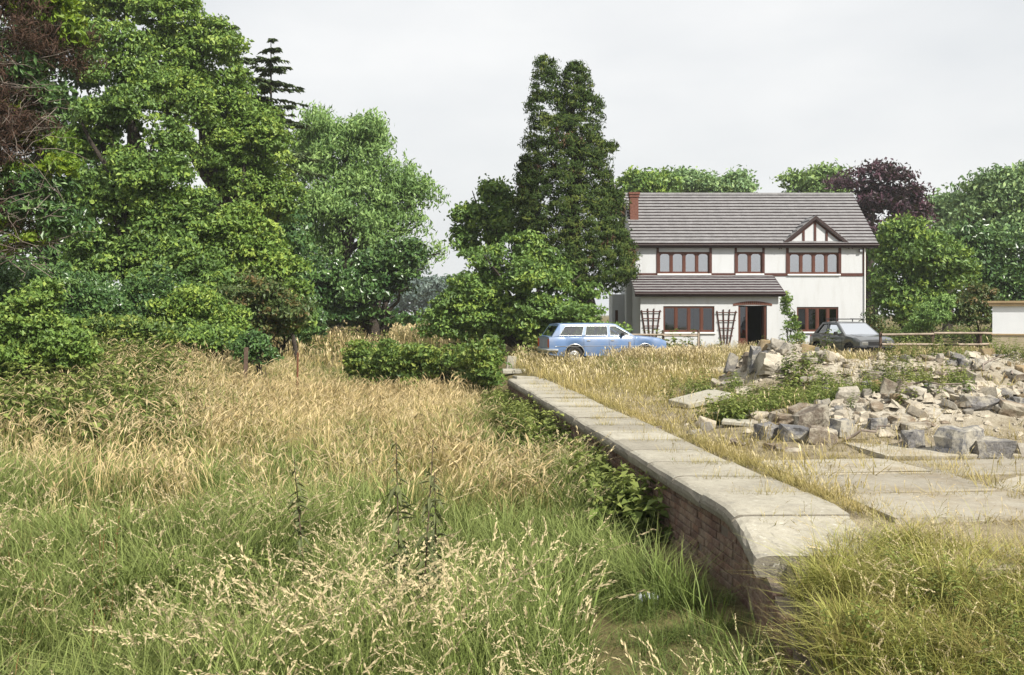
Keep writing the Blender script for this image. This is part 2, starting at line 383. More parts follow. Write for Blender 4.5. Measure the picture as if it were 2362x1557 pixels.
# ------------------------------------------------------------------ house
def m_render():
    M = MN('white_render'); pos = M.geo().outputs['Position']; mp_ = M.n('ShaderNodeMapping', {'Vector': pos, 'Scale': (2.2, 2.2, 0.35)}).outputs[0]
    st = M.ramp(M.noise(1.6, 6, 0.7, mp_), [(0.3, (0.43, 0.435, 0.435)), (0.5, (0.515, 0.53, 0.545))]); c = M.mix(0.5, st, M.ramp(M.noise(14, 5, 0.7, pos), [(0.3, (0.47, 0.48, 0.485)), (0.7, (0.53, 0.545, 0.56))]))
    return M.done(M.bsdf(c, 0.92, 0.15, 0, M.bump(M.noise(60, 4, 0.6, pos), 0.6, 0.01)))
MT['render'] = m_render()
MT['sidewall'] = MT['render']
def m_tile():
    M = MN('grey_concrete_tile'); pos = M.geo().outputs['Position']
    sep = M.n('ShaderNodeSeparateXYZ', {0: pos}).outputs
    wv = M.n('ShaderNodeTexWave', {'Scale': 0.52, 'Distortion': 0.0, 'Vector': pos}, wave_type='BANDS', bands_direction='X').outputs['Fac']
    c = M.ramp(M.noise(9, 5, 0.7, pos), [(0.3, (0.155, 0.152, 0.156)), (0.7, (0.24, 0.236, 0.24))])
    sn = M.n('ShaderNodeVectorMath', {0: pos, 1: (0.3, 0.14, 0.13)}, operation='SNAP').outputs[0]; wn_ = M.n('ShaderNodeTexWhiteNoise', {'Vector': sn}, noise_dimensions='3D').outputs['Value']
    c = M.mix(1.0, c, M.ramp(wn_, [(0, (0.92, 0.915, 0.91)), (1, (1.06, 1.06, 1.06))]), 'MULTIPLY')
    return M.done(M.bsdf(c, 0.85, 0.25, 0, M.bump(wv, 0.5, 0.03)))
MT['tile'] = m_tile()
MT['tile_edge'] = m_plain('brown_tile_edge_shade', (0.05, 0.024, 0.028), 0.9, 0.3, 9, 0.3)  # brown tile edge, with the shadow line between courses put into its colour
MT['trim'] = m_plain('brown_stained_timber', (0.065, 0.019, 0.012), 0.6, 0.25, 4, 0.2, 40, 0.4)
MT['frame'] = m_plain('window_frame_brown', (0.085, 0.026, 0.014), 0.5, 0.2, 4, 0.1, 40, 0.4)
MT['fascia'] = m_plain('dark_fascia', (0.028, 0.014, 0.013), 0.5, 0.2, 4, 0.1, 40, 0.4)
MT['redbrick'] = m_plain('red_brick', (0.15, 0.066, 0.048), 0.9, 0.3, 12, 0.5, 30)
MT['pane'] = m_glass('window_glass', (0.4, 0.43, 0.47), 0.93)
MT['paneup'] = m_glass('bedroom_glass', (0.45, 0.48, 0.52), 0.55, 0.08)
MT['curtain'] = m_plain('net_curtain', (0.62, 0.62, 0.6), 0.9, 0.2, 8, 0.0)
MT['whitepaint'] = m_plain('white_paint', (0.75, 0.75, 0.73), 0.6, 0.05, 3, 0.1)
MT['inside'] = m_plain('unlit_interior_black', (0.03, 0.027, 0.025), 0.9, 0.2, 2, 0.0)  # near-black: the darkness of the unlit rooms is put into this colour
MT['lead'] = m_plain('lead_flashing', (0.3, 0.31, 0.33), 0.6, 0.2, 4, 0.1)

def wall_holes(bm, x0, x1, z0, z1, holes, place, depth):   # holes (a,b,c,d): x-range, z-range; place(x,z,dep) -> 3D
    xs = sorted({x0, x1, *[h[0] for h in holes], *[h[1] for h in holes]}); zs = sorted({z0, z1, *[h[2] for h in holes], *[h[3] for h in holes]})
    def q(*p): bm.faces.new([bm.verts.new(place(*a)) for a in p])
    for a, b in zip(xs[:-1], xs[1:]):
        for c, d in zip(zs[:-1], zs[1:]):
            mx_, mz = (a + b) / 2, (c + d) / 2
            if not any(h[0] < mx_ < h[1] and h[2] < mz < h[3] for h in holes): q((a, c, 0), (b, c, 0), (b, d, 0), (a, d, 0))
    for a, b, c, d in holes:
        q((a, c, 0), (a, d, 0), (a, d, depth), (a, c, depth)); q((b, c, 0), (b, c, depth), (b, d, depth), (b, d, 0))
        q((a, d, 0), (b, d, 0), (b, d, depth), (a, d, depth)); q((a, c, 0), (a, c, depth), (b, c, depth), (b, c, 0))

def build_house():
    H = empty('house', (11.5, 48.5, 0)); tag(H, 'white rendered two storey house with brown timbers and grey tiled roof', 'house')
    inv = Matrix.Translation((-11.5, -48.5, 0))
    def rel(o, par=None):
        if par is None: o.parent = H; o.matrix_parent_inverse = inv
        else: o.parent = par
        return o
    YF, YB, XL, XR = 48.5, 55.1, 6.0, 17.2           # main block
    YL, XLr = 46.6, 12.45                            # lean-to front, right end
    ZE, ZR, YR = 5.03, 7.72, 51.8
    px = lambda u, Y: (u - U0) / F * Y
    pz = lambda v, Y: EYE - (v - VH) / F * Y
    up = [(px(1519, YF), px(1637, YF), pz(631, YF), pz(581, YF)), (px(1699, YF), px(1759, YF), pz(631, YF), pz(581, YF)), (px(1819, YF), px(1935, YF), pz(632, YF), pz(582, YF))]
    low = [(px(1838, YF), px(1934, YF), pz(765, YF), pz(708, YF))]
    llow = [(px(1530, YL), px(1648, YL), pz(766, YL), pz(706, YL))]
    door = (px(1703, YL), px(1769, YL), 0.02, pz(705, YL))
    bm = bmesh.new()
    wall_holes(bm, XL, XR, -0.2, ZE + 0.1, up + low + [(XL + .1, XLr - .1, 0.0, 2.4)], lambda x, z, d: (x, YF + d, z), 0.12)
    wall_holes(bm, XL, XLr, -0.2, 2.66, llow + [door], lambda x, z, d: (x, YL + d, z), 0.14)
    def quad(*p): bm.faces.new([bm.verts.new(a) for a in p])
    for x in (XL, XR):
        bm.faces.new([bm.verts.new(p) for p in ((x, YF, -.2), (x, YB, -.2), (x, YB, ZE + .1), (x, YR, ZR - .02), (x, YF, ZE + .1))])
    quad((XL, YB, -.2), (XR, YB, -.2), (XR, YB, ZE + .1), (XL, YB, ZE + .1))
    for x in (XL, XLr): quad((x, YL, -.2), (x, YF, -.2), (x, YF, 3.4), (x, YL, 2.55))
    bm2 = bm
    o = bm_obj('wall', bm2, MT['render']); rel(o)
    # floors and back partition in a near-black that paints the rooms' darkness
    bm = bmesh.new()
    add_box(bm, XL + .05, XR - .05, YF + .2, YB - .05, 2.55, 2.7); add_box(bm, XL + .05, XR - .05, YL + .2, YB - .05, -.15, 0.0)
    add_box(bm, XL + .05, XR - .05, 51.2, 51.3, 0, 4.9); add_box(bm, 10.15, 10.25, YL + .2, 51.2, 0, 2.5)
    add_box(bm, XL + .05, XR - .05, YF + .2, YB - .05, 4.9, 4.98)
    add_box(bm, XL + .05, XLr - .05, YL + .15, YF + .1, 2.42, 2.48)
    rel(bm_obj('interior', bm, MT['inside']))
    # rear side extension seen past the left gable
    bm = bmesh.new()
    wall_holes(bm, 5.35, 6.0, -.2, 2.7, [(5.5, 5.66, 0.55, 1.85)], lambda x, z, d: (x, 53.2 + d, z), 0.1)
    for p in (((5.35, 53.2, -.2), (5.35, 55, -.2), (5.35, 55, 2.7), (5.35, 53.2, 2.7)), ((5.35, 53.2, 2.7), (6, 53.2, 2.7), (6, 55, 2.7), (5.35, 55, 2.7)), ((5.35, 55, -.2), (6, 55, -.2), (6, 55, 2.7), (5.35, 55, 2.7))):
        bm.faces.new([bm.verts.new(a) for a in p])
    so_ = bm_obj('side_extension', bm, MT['render']); rel(so_)
    e = box('window', 5.5, 5.66, 53.26, 53.3, .55, 1.85, MT['frame']); rel(e)
    # roofs, course by course
    def roof(name, x0, x1, yE, zE, yT, zT, n, xtop=None):
        deck = bmesh.new()
        d = Vector((0, yT - yE, zT - zE)); ln = d.length; d.normalize(); nrm = Vector((0, -d.z, d.y))
        for s0 in (0,):
            a = Vector((0, yE, zE)); b = Vector((0, yT, zT))
            for (p, q) in ((a, b),):
                V = [(x0 + .02, *(p - nrm * 0.09)[1:]), (x1 - .02, *(p - nrm * 0.09)[1:]), (x1 - .02, *(q - nrm * .09)[1:]), (x0 + .02, *(q - nrm * .09)[1:])]
                W = [(v[0], v[1] + nrm.y * .06, v[2] + nrm.z * .06) for v in V]
                vs = [deck.verts.new(v) for v in V + W]
                for f in ((0, 1, 2, 3), (4, 7, 6, 5), (0, 4, 5, 1), (1, 5, 6, 2), (2, 6, 7, 3), (3, 7, 4, 0)): deck.faces.new([vs[i] for i in f])
        R = bm_obj(name, deck, MT['fascia']); rel(R)
        step = ln / n; th = 0.07
        for k in range(n):
            lo = Vector((0, yE, zE)) + d * (k * step - 0.02); hi = Vector((0, yE, zE)) + d * ((k + 1) * step + 0.015)
            bm = bmesh.new(); m = 34; rows = []
            for i in range(m + 1):
                x = x0 + (x1 - x0) * i / m; j = random.uniform(-.004, .004)
                pl = lo + nrm * (0.055 + j); pb = lo + nrm * (0.055 - th); ph = hi + nrm * (-0.012 + j); pu = hi + nrm * (-0.045)
                rows.append([bm.verts.new((x, p.y, p.z)) for p in (pb, pl, ph, pu)])
            for a, b in zip(rows[:-1], rows[1:]):
                for i in range(4):
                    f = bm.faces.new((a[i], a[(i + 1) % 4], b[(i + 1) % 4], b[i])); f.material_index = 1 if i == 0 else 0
            bm.faces.new(rows[0][::-1]); bm.faces.new(rows[-1])
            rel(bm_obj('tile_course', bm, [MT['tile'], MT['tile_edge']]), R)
        return R
    OV = 0.22
    k = (ZR - ZE) / (YR - YF)
    R = roof('roof', 5.8, 17.72, YF - OV, ZE + .12 - OV * k + .1, YR, ZR + .1, 16)
    # rear slope
    bm = bmesh.new(); nz = 0.06
    prism(bm, [(YR, ZR + .09), (YB + OV, ZE + .12 - OV * k), (YB + OV, ZE + .02 - OV * k), (YR, ZR - .02)], 'x', 5.8, 17.72); rel(bm_obj('rear_slope', bm, MT['tile']), R)
    bm = bmesh.new(); vs = tube_arr([(5.8, YR, ZR + .13), (17.72, YR, ZR + .13)], [0.1, 0.1], 8)
    rel(mesh_np('ridge', vs[0], vs[1], MT['tile']), R)
    ze = ZE + .12 - OV * k
    rel(box('fascia', 5.8, 17.72, YF - OV - .02, YF - OV + .03, ze - .12, ze + .05, MT['fascia']), R)
    V, Fq = tube_arr([(5.78, YF - OV - .08, ze + .02), (17.75, YF - OV - .08, ze + .02)], [.055, .055], 8); rel(mesh_np('gutter', V, Fq, MT['fascia'], smooth=True), R)
    rel(box('soffit', 5.8, 17.72, YF - OV + .03, YF, ze - .1, ze - .07, MT['trim']), R)
    for x in (5.8, 17.66):
        bm = bmesh.new(); prism(bm, [(YF - OV, ze - .08), (YR, ZR - .02), (YB + OV, ze - .08), (YB + OV, ze + .06), (YR, ZR + .1), (YF - OV, ze + .06)], 'x', x, x + .06)
        rel(bm_obj('bargeboard', bm, MT['whitepaint']), R)
    # lean-to roof
    LR = roof('lean_to_roof', 5.72, 12.66, 46.36, 2.66, 48.5, 3.55, 7)
    rel(box('fascia', 5.72, 12.66, 46.32, 46.37, 2.46, 2.64, MT['fascia']), LR)
    V, Fq = tube_arr([(5.7, 46.27, 2.59), (12.7, 46.27, 2.59)], [.06, .06], 8); rel(mesh_np('gutter', V, Fq, MT['fascia'], smooth=True), LR)
    rel(box('soffit', 5.74, 12.64, 46.37, 46.6, 2.47, 2.5, MT['fascia']), LR)
    bm = bmesh.new(); prism(bm, [(46.34, 2.46), (48.48, 3.4), (48.48, 3.56), (46.34, 2.66)], 'x', 12.64, 12.7); rel(bm_obj('bargeboard', bm, MT['fascia']), LR)
    # gable over the right window
    gx, gw, gz, gb = 14.72, 1.62, 6.32, 5.0
    G = empty('gable'); G.location = (0, 0, 0); rel(G); G.matrix_parent_inverse = inv
    def relg(o): o.parent = G; return o
    yg = YF - 0.06
    bm = bmesh.new(); prism(bm, [(gx - gw, gb), (gx + gw, gb), (gx, gz)], 'y', yg, yg + 2.2); relg(bm_obj('gable_wall', bm, MT['render']))
    for s in (-1, 1):
        sl = math.hypot(gw + .18, (gz - gb) * (gw + .18) / gw)
        for kk in range(6):
            t0, t1 = kk / 6 - .01, (kk + 1) / 6 + .01
            pt = lambda t, off: (gx + s * (gw + .18) * (1 - t) , gb - (gz - gb) * .18 / gw + t * (gz - gb) * (1 + .18 / gw) + off)
            a, b = pt(t0, .16), pt(t1, .10); c, dd = pt(t1, .04), pt(t0, .07)
            bm = bmesh.new(); prism(bm, [a, b, c, dd], 'y', yg - .14, yg + 2.4); relg(bm_obj('tile_course', bm, MT['tile']))
        a, b = pt(0, .1), pt(1, .1); c, dd = pt(1, -.08), pt(0, -.08)
        bm = bmesh.new(); prism(bm, [a, b, c, dd], 'y', yg - .17, yg - .145); relg(bm_obj('bargeboard', bm, MT['fascia']))
        a, b = pt(0.08, -.05), pt(1, -.1); c, dd = pt(1, -.2), pt(0.08, -.17)
        bm = bmesh.new(); prism(bm, [a, b, c, dd], 'y', yg - .04, yg - .003); relg(bm_obj('timber', bm, MT['trim']))
    for dx, top in ((-.56, .8), (0, 1.22), (.56, .8)):
        relg(box('timber', gx + dx - .055, gx + dx + .055, yg - .035, yg - .002, gb + .1, gb + top * .93, MT['trim']))
    relg(box('timber', gx - gw + .05, gx + gw - .05, yg - .04, yg - .003, gb + .0, gb + .13, MT['trim']))
    # applied timbers on the first floor
    t = 0.035
    for u, v0, v1, wd in ((1517, 567, 636, .12), (1639, 567, 636, .12), (1697, 567, 636, .11), (1761, 567, 636, .11), (1816, 567, 636, .13), (1937, 567, 636, .13), (1993, 567, 636, .13)):
        x = px(u, YF); rel(box('timber', x - wd / 2, x + wd / 2, YF - t, YF - .002, pz(v1, YF), pz(v0, YF), MT['trim']))
    for u0, u1 in ((1470, 1514), (1642, 1694), (1764, 1813), (1940, 1990)):
        rel(box('timber', px(u0, YF), px(u1, YF), YF - t + .006, YF - .002, pz(637, YF), pz(630, YF), MT['trim']))
    rel(box('timber', XR - .02, XR + .03, YF + .003, YF + .12, 3.5, 4.9, MT['trim']))
    # windows
    def window(r, Y, n, glass, curtain=(), sillm=MT['whitepaint'], arch=False, dark=()):
        a, b, c, d = r; W = empty('window'); rel(W)
        def rw(o): o.parent = W; return o
        ya, yb = Y + .05, Y + .11; fw = .065
        bm = bmesh.new(); add_box(bm, a, b, ya, yb, d - fw, d); add_box(bm, a, b, ya, yb, c, c + fw)
        add_box(bm, a, a + fw, ya, yb, c + fw, d - fw); add_box(bm, b - fw, b, ya, yb, c + fw, d - fw); rw(bm_obj('frame', bm, MT['frame']))
        wd = (b - a) / n
        for i in range(1, n): rw(box('mullion', a + wd * i - .05, a + wd * i + .05, ya - .012, yb, c + fw, d - fw, MT['frame']))
        for i in range(n):
            x0, x1 = a + wd * i + .05, a + wd * (i + 1) - .05
            rw(box('pane', x0, x1, yb - .03, yb - .02, c + fw, d - fw, glass))
            bm = bmesh.new(); s = .035
            for q in ((x0, x0 + s, c + fw, d - fw), (x1 - s, x1, c + fw, d - fw), (x0 + s, x1 - s, c + fw, c + fw + s), (x0 + s, x1 - s, d - fw - s, d - fw)):
                add_box(bm, q[0], q[1], ya + .005, yb - .035, q[2], q[3])
            if arch:
                for sx in (-1, 1):
                    xa = x0 + s if sx < 0 else x1 - s
                    prism(bm, [(xa, d - fw - s), (xa - sx * .12, d - fw - s), (xa - sx * .05, d - fw - s - .03), (xa, d - fw - s - .09)], 'y', ya + .005, yb - .035)
            rw(bm_obj('sash', bm, MT['frame']))
        rw(box('sill', a - .06, b + .06, Y - .09, Y + .05, c - .07, c - .002, sillm))
        for (f0, f1) in curtain:
            x0, x1 = a + (b - a) * f0, a + (b - a) * f1; m = 28
            X = np.linspace(x0, x1, m); Yc = Y + .22 + .03 * np.sin(np.arange(m) * 1.7)
            V = np.concatenate([np.stack([X, Yc, np.full(m, c + .02)], 1), np.stack([X, Yc, np.full(m, d)], 1)])
            i = np.arange(m - 1); rw(mesh_np('curtain', V, np.stack([i, i + 1, i + 1 + m, i + m], 1), MT['curtain'], smooth=True))
        return W
    window(up[0], YF, 4, MT['paneup'], arch=True); window(up[1], YF, 2, MT['paneup'], arch=True); window(up[2], YF, 4, MT['paneup'], arch=True)
    window(llow[0], YL, 4, MT['pane'], ((.27, .5), (.52, .6))); window(low[0], YF, 4, MT['pane'], ((.05, .42), (.55, .68)))
    # doorway: side light, half open door, arched brick lintel
    D = empty('doorway'); rel(D)
    def rd(o): o.parent = D; return o
    a, b, c, d = door
    rd(box('jamb', b - .1, b - .01, YL + .05, YL + .14, c, d, MT['frame'])); rd(box('jamb', a + .01, a + .1, YL + .05, YL + .14, c, d, MT['frame']))
    rd(box('mullion', a + .36, a + .44, YL + .06, YL + .13, c, d, MT['frame'])); rd(box('side_light', a + .1, a + .36, YL + .09, YL + .1, c + .5, d - .05, MT['pane']))
    rd(box('panel', a + .1, a + .36, YL + .08, YL + .11, c, c + .5, MT['frame']))
    M = Matrix.Translation((b - .1, YL + .14, 0)) @ Matrix.Rotation(math.radians(82), 4, 'Z')
    rd(box('door', 0, .8, 0, .045, c, d - .05, MT['frame'], M=M))
    xm = (a + b) / 2; R0 = 3.2
    half = (px(1781, YL) - px(1691, YL)) / 2; nbk = 19
    for i in range(nbk):
        x0 = xm - half + 2 * half * i / nbk + .006; x1 = xm - half + 2 * half * (i + 1) / nbk - .006
        zt = lambda x: d + .12 + .12 * (1 - ((x - xm) / half) ** 2); zb = lambda x: d + .0 + .05 * (1 - ((x - xm) / half) ** 2)
        bm = bmesh.new(); prism(bm, [(x0, zb(x0)), (x1, zb(x1)), (x1, zt(x1) - .03), (x0, zt(x0) - .03)], 'y', YL - .03, YL + .06); rd(bm_obj('brick', bm, MT['redbrick']))
    # chimney standing on the left end of the front slope
    C = box('chimney', px(1452, 50.2), px(1471, 50.2), 49.9, 50.45, 5.6, pz(449, 50.2), MT['redbrick']); rel(C)
    for (e_, z0, z1) in ((.04, pz(456, 50.2), pz(452, 50.2)), (.07, pz(450, 50.2), pz(445, 50.2))):
        o = box('brick_cap', px(1452, 50.2) - e_, px(1471, 50.2) + e_, 49.9 - e_, 50.45 + e_, z0, z1, MT['redbrick']); rel(o, C)
    o = box('flashing', px(1452, 50.2) - .02, px(1471, 50.2) + .05, 49.86, 50.5, 6.05, 6.3, MT['lead']); rel(o, C)
    rel(box('chimney_breast', 5.72, 5.998, 49.9, 50.5, -.2, 5.7, MT['render']))
    # security light
    L = empty('security_light'); rel(L)
    x, z = px(1984, YF), pz(578, YF)
    for o in (box('lamp_head', x - .09, x + .07, YF - .16, YF - .05, z - .08, z + .07, MT['fascia'], bev=.02), box('lens', x - .07, x + .05, YF - .175, YF - .162, z - .06, z + .05, MT['lead']), box('bracket', x - .02, x + .02, YF - .05, YF - .002, z - .02, z + .1, MT['whitepaint'])): o.parent = L
    V, Fq = tube_arr([(XR - .06, YF - .06, 0), (XR - .06, YF - .06, 4.9)], [.035, .035], 8); rel(mesh_np('downpipe', V, Fq, MT['whitepaint'], smooth=True))
    # trellises leaning on the lean-to wall
    def trellis(u0, u1, b0, b1, v0, v1, rails, label):
        T = empty('trellis', (px((u0 + u1) / 2, YL), YL - .06, pz(v1, YL))); tag(T, label, 'trellis', 'fan trellises on the front wall')
        inv2 = Matrix.Translation(-Vector(T.location))
        for i in range(4):
            f = i / 3; xt = px(u0 + (u1 - u0) * f, YL - .06); xb = px(b0 + (b1 - b0) * f, YL - .06); ext = .07 if i in (1, 2) else 0
            V, Fq = tube_arr([(xb, YL - .05, pz(v1, YL)), (xt, YL - .04, pz(v0, YL) + ext)], [.028, .028], 4)
            o = mesh_np('slat', V, Fq, MT['trim']); o.parent = T; o.matrix_parent_inverse = inv2
        for r in rails:
            v = v0 + (v1 - v0) * r; f = (v1 - v) / (v1 - v0)
            xa = px(b0 + (u0 - b0) * f - 2.5, YL); xb = px(b1 + (u1 - b1) * f + 2.5, YL)
            o = box('cross_bar', xa, xb, YL - .095, YL - .075, pz(v, YL) - .022, pz(v, YL) + .022, MT['trim']); o.parent = T; o.matrix_parent_inverse = inv2
    trellis(1480, 1523, 1491, 1513, 715, 786, (.05, .28, .52, .8), 'brown fan trellis on the white wall nearest the blue car')
    trellis(1654, 1698, 1665, 1683, 717, 794, (.05, .29, .52, .75), 'brown fan trellis on the white wall beside the open doorway')
build_house()

# ------------------------------------------------------------------ trees and shrubs
def norm(a): return a / (np.linalg.norm(a, axis=-1, keepdims=True) + 1e-9)
def leaf_obj(name, pos, ax, nr, L, W, tint, m, parent, fold=0.15):
    ax = norm(ax); nr = norm(nr - (nr * ax).sum(1, keepdims=True) * ax); sd_ = np.cross(ax, nr)
    L = np.broadcast_to(L, len(pos))[:, None]; W = np.broadcast_to(W, len(pos))[:, None]
    a = pos - ax * L * .5; c = pos + ax * L * .5 - nr * L * fold
    b = pos + sd_ * W * .5 + ax * L * 0.05 + nr * L * .06; d = pos - sd_ * W * .5 + ax * L * .05 + nr * L * .06
    V = np.stack([a, b, c, d], 1).reshape(-1, 3); Fq = np.arange(len(V)).reshape(-1, 4)
    return mesh_np(name, V, Fq, m, parent, face_attr={'tint': ('FLOAT', tint)})
def B(u, v, ru, rv, Y, ry=None):            # ellipsoid given in photo pixels at depth Y
    c = P(u, v, Y); k = Y / F; return (c.x, c.y, c.z, ru * k, (ry if ry else (ru + rv) / 2 * k), rv * k)
def crown(blobs, nc, nl, cr_, Ls, seed, asp=0.55, inner=0.2, up=0.5, flat=0.75, droop=0.0, tvar=0.25, jitter=0.85, bot=0.55, cave=0.45, shell=(0.72, 1.04), tband=None, hollow=0.0, front=0.0, lump=7):
    r = np.random.default_rng(seed); bl = np.array(blobs, float)
    if lump > 0:                            # break every blob into smaller billows
        ch = []
        for b in bl:
            for q in range(lump):
                dd = norm(r.normal(size=3)); dd[2] = dd[2] if dd[2] > -.5 else -dd[2]
                if r.random() < .35: dd[1] = -abs(dd[1])
                s_ = r.uniform(.22, .48); ch.append(np.concatenate([b[:3] + dd * b[3:6] * r.uniform(.55, .92), b[3:6] * s_ * r.uniform(.8, 1.2, 3)]))
        bl = np.concatenate([bl * np.array([1, 1, 1, .74, .74, .74]), np.array(ch)])
    area = (bl[:, 3] * bl[:, 5]) ; pr = area / area.sum()
    # clump centres on the blobs' outer shells, dropped where they sit deep inside another blob
    nc = int(nc * .86); ci = r.choice(len(bl), int(nc * 2.8), p=pr); d = norm(r.normal(size=(len(ci), 3))); d[:, 2] = np.where(d[:, 2] < -bot, -d[:, 2], d[:, 2])
    if front > 0: fl = r.random(len(d)) < front; d[:, 1] = np.where(fl, -np.abs(d[:, 1]), d[:, 1])
    rad = r.uniform(shell[0], shell[1], len(ci))
    isin = r.random(len(ci)) < inner; rad[isin] *= r.uniform(0.3, 0.85, isin.sum())
    c = bl[ci, :3] + d * bl[ci, 3:6] * rad[:, None]
    q = (((c[:, None] - bl[None, :, :3]) / bl[None, :, 3:6]) ** 2).sum(2); q[np.arange(len(ci)), ci] = 9
    k3 = 5.5 / (2 * cr_ * 6 + 1.2); ph = r.random(9) * 6.283
    nz = sum(np.sin(c @ norm(np.array([math.sin(i * 2.1 + 1), math.cos(i * 3.7), math.sin(i * 5.3 + 2)])) * k3 * (1 + .45 * i) + ph[i]) / (1 + .3 * i) for i in range(6))
    keep = ((q.min(1) > 0.5) & (nz > -cave)) | isin
    idx = np.nonzero(keep)[0][:nc]; c = c[idx]; d = d[idx]; n = len(c)
    csz = cr_ * r.uniform(0.55, 1.35, n); ctint = r.normal(0, tvar, n)
    # leaves of each clump: a loose flattened dome
    k = np.repeat(np.arange(n), nl); N = len(k)
    o = norm(r.normal(size=(N, 3))) * (r.random((N, 1)) ** 0.45); o[:, 2] *= flat
    up_ = o[:, 2] < -0.15; o[up_, 2] *= -0.6
    pos = c[k] + o * csz[k][:, None]
    pos[:, 2] -= droop * r.random(N) * csz[k]
    out = norm(o * 0.7 + d[k] * 0.8 + np.array([0, 0, up]))
    nr = norm(out + r.normal(size=(N, 3)) * jitter)
    ax = norm(np.cross(nr, r.normal(size=(N, 3)))); ax[:, 2] -= 0.25 + droop; ax = norm(ax)
    L = Ls * r.uniform(0.6, 1.35, N)
    tint = np.clip(0.5 + ctint[k] + r.normal(0, 0.16, N), 0, 1)
    return pos, ax, nr, L, L * asp, tint
def wood(name, segs, m, parent, n=7):
    A = Acc()
    for pts, rad in segs: A.add(*tube_arr(pts, rad, n))
    return A.obj(name, m, parent)
def limb_pts(a, b, k=6, wob=0.25, seed=0):
    r = np.random.default_rng(seed); t = np.linspace(0, 1, k)[:, None]; a = np.array(a, float); b = np.array(b, float)
    p = a + (b - a) * t; w_ = r.normal(size=(k, 3)) * wob; w_[0] = 0; w_[-1] = 0; p += w_; p[:, 2] += 0.15 * np.linalg.norm(b - a) * np.sin(t[:, 0] * math.pi) * 0.4
    return p
def tree(name, label, cat, u, vb, Y, blobs, nc, nl, cr_, Ls, m, seed, trunk_r=0.25, trunk_top=None, limbs=True, group=None, crown_name='crown', base=None, **kw):
    b0 = P(u, vb, Y) if base is None else Vector(base); b0.z = float(zg(b0.x, b0.y)) - 0.05
    T = empty(name, b0); tag(T, label, cat, group); loc = np.array(b0)
    bl = [(b[0] - loc[0], b[1] - loc[1], b[2] - loc[2], *b[3:]) for b in blobs]
    pos, ax, nr, L, W, tint = crown(bl, nc, nl, cr_, Ls, seed, **kw)
    leaf_obj(crown_name, pos, ax, nr, L, W, tint, m, T)
    segs = []
    top = max(b[2] for b in bl) if trunk_top is None else trunk_top
    main = max(bl, key=lambda b: b[3] * b[5]); tx, ty = main[0] * .7, main[1] * .7
    segs.append((limb_pts((0, 0, 0), (tx, ty, top), 7, 0.08 + trunk_r * .4, seed), trunk_r * np.linspace(1.25, 0.3, 7)))
    if limbs:
        r = np.random.default_rng(seed + 1)
        for b in bl:
            for q in range(2):
                z0 = max(0.3, (b[2] - b[5]) * .8) * r.uniform(.5, .9); z0 = min(z0, top * .8); f = z0 / max(top, .1)
                e = np.array(b[:3]) + r.normal(size=3) * np.array(b[3:6]) * .45
                segs.append((limb_pts((tx * f, ty * f, z0), e, 6, 0.12, seed + q + int(b[2] * 10)), trunk_r * np.linspace(.55, .1, 6)))
    wood('trunk', segs, MT['bark'], T)
    return T
LF = {}
LF['syc'] = m_leaf('sycamore_leaf', (0.069, 0.127, 0.029), (0.138, 0.236, 0.054), (0.253, 0.350, 0.062))
LF['oak'] = m_leaf('yellow_green_leaf', (0.081, 0.146, 0.028), (0.158, 0.259, 0.047), (0.285, 0.373, 0.067))
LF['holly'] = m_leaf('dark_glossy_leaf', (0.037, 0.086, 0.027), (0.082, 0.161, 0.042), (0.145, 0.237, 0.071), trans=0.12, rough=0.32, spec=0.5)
LF['willow'] = m_leaf('willow_leaf', (0.120, 0.218, 0.066), (0.205, 0.330, 0.095), (0.313, 0.459, 0.144), trans=0.3)
LF['cyp'] = m_leaf('cypress_spray', (0.026, 0.044, 0.013), (0.050, 0.081, 0.022), (0.112, 0.139, 0.033), trans=0.1, rough=0.9, spec=0.08)
LF['cypb'] = m_leaf('brown_cypress_twig', (0.075, 0.039, 0.021), (0.132, 0.078, 0.040), trans=0.05, rough=0.9)
LF['spruce'] = m_leaf('spruce_needles', (0.043, 0.076, 0.029), (0.106, 0.138, 0.050), trans=0.05, rough=0.7)
LF['dead'] = m_leaf('dead_brown_needles', (0.031, 0.015, 0.009), (0.068, 0.036, 0.023), trans=0.1, rough=0.9)
LF['lime'] = m_leaf('fresh_lime_needles', (0.086, 0.156, 0.016), (0.162, 0.246, 0.021), (0.238, 0.302, 0.026), trans=0.25)
LF['beech'] = m_leaf('copper_beech_leaf', (0.029, 0.013, 0.022), (0.060, 0.025, 0.040), (0.100, 0.040, 0.062), trans=0.12)
LF['hazy'] = m_leaf('haze_tinted_leaf', (0.081, 0.120, 0.110), (0.117, 0.166, 0.147), (0.153, 0.202, 0.175))  # distance haze painted into the leaves as a lighter blue green
LF['far'] = m_leaf('far_tree_leaf', (0.130, 0.213, 0.095), (0.208, 0.325, 0.131), (0.311, 0.423, 0.167))
LF['bramble'] = m_leaf('bramble_leaf', (0.068, 0.121, 0.027), (0.136, 0.211, 0.042), (0.256, 0.307, 0.064))
LF['elder'] = m_leaf('elder_leaf', (0.090, 0.157, 0.033), (0.162, 0.262, 0.052), (0.272, 0.349, 0.075))
LF['ash'] = m_leaf('ash_leaf', (0.106, 0.181, 0.057), (0.181, 0.277, 0.086), (0.276, 0.382, 0.113))
LF['redtip'] = m_leaf('hawthorn_leaf', (0.050, 0.083, 0.026), (0.095, 0.138, 0.039), (0.171, 0.120, 0.046))

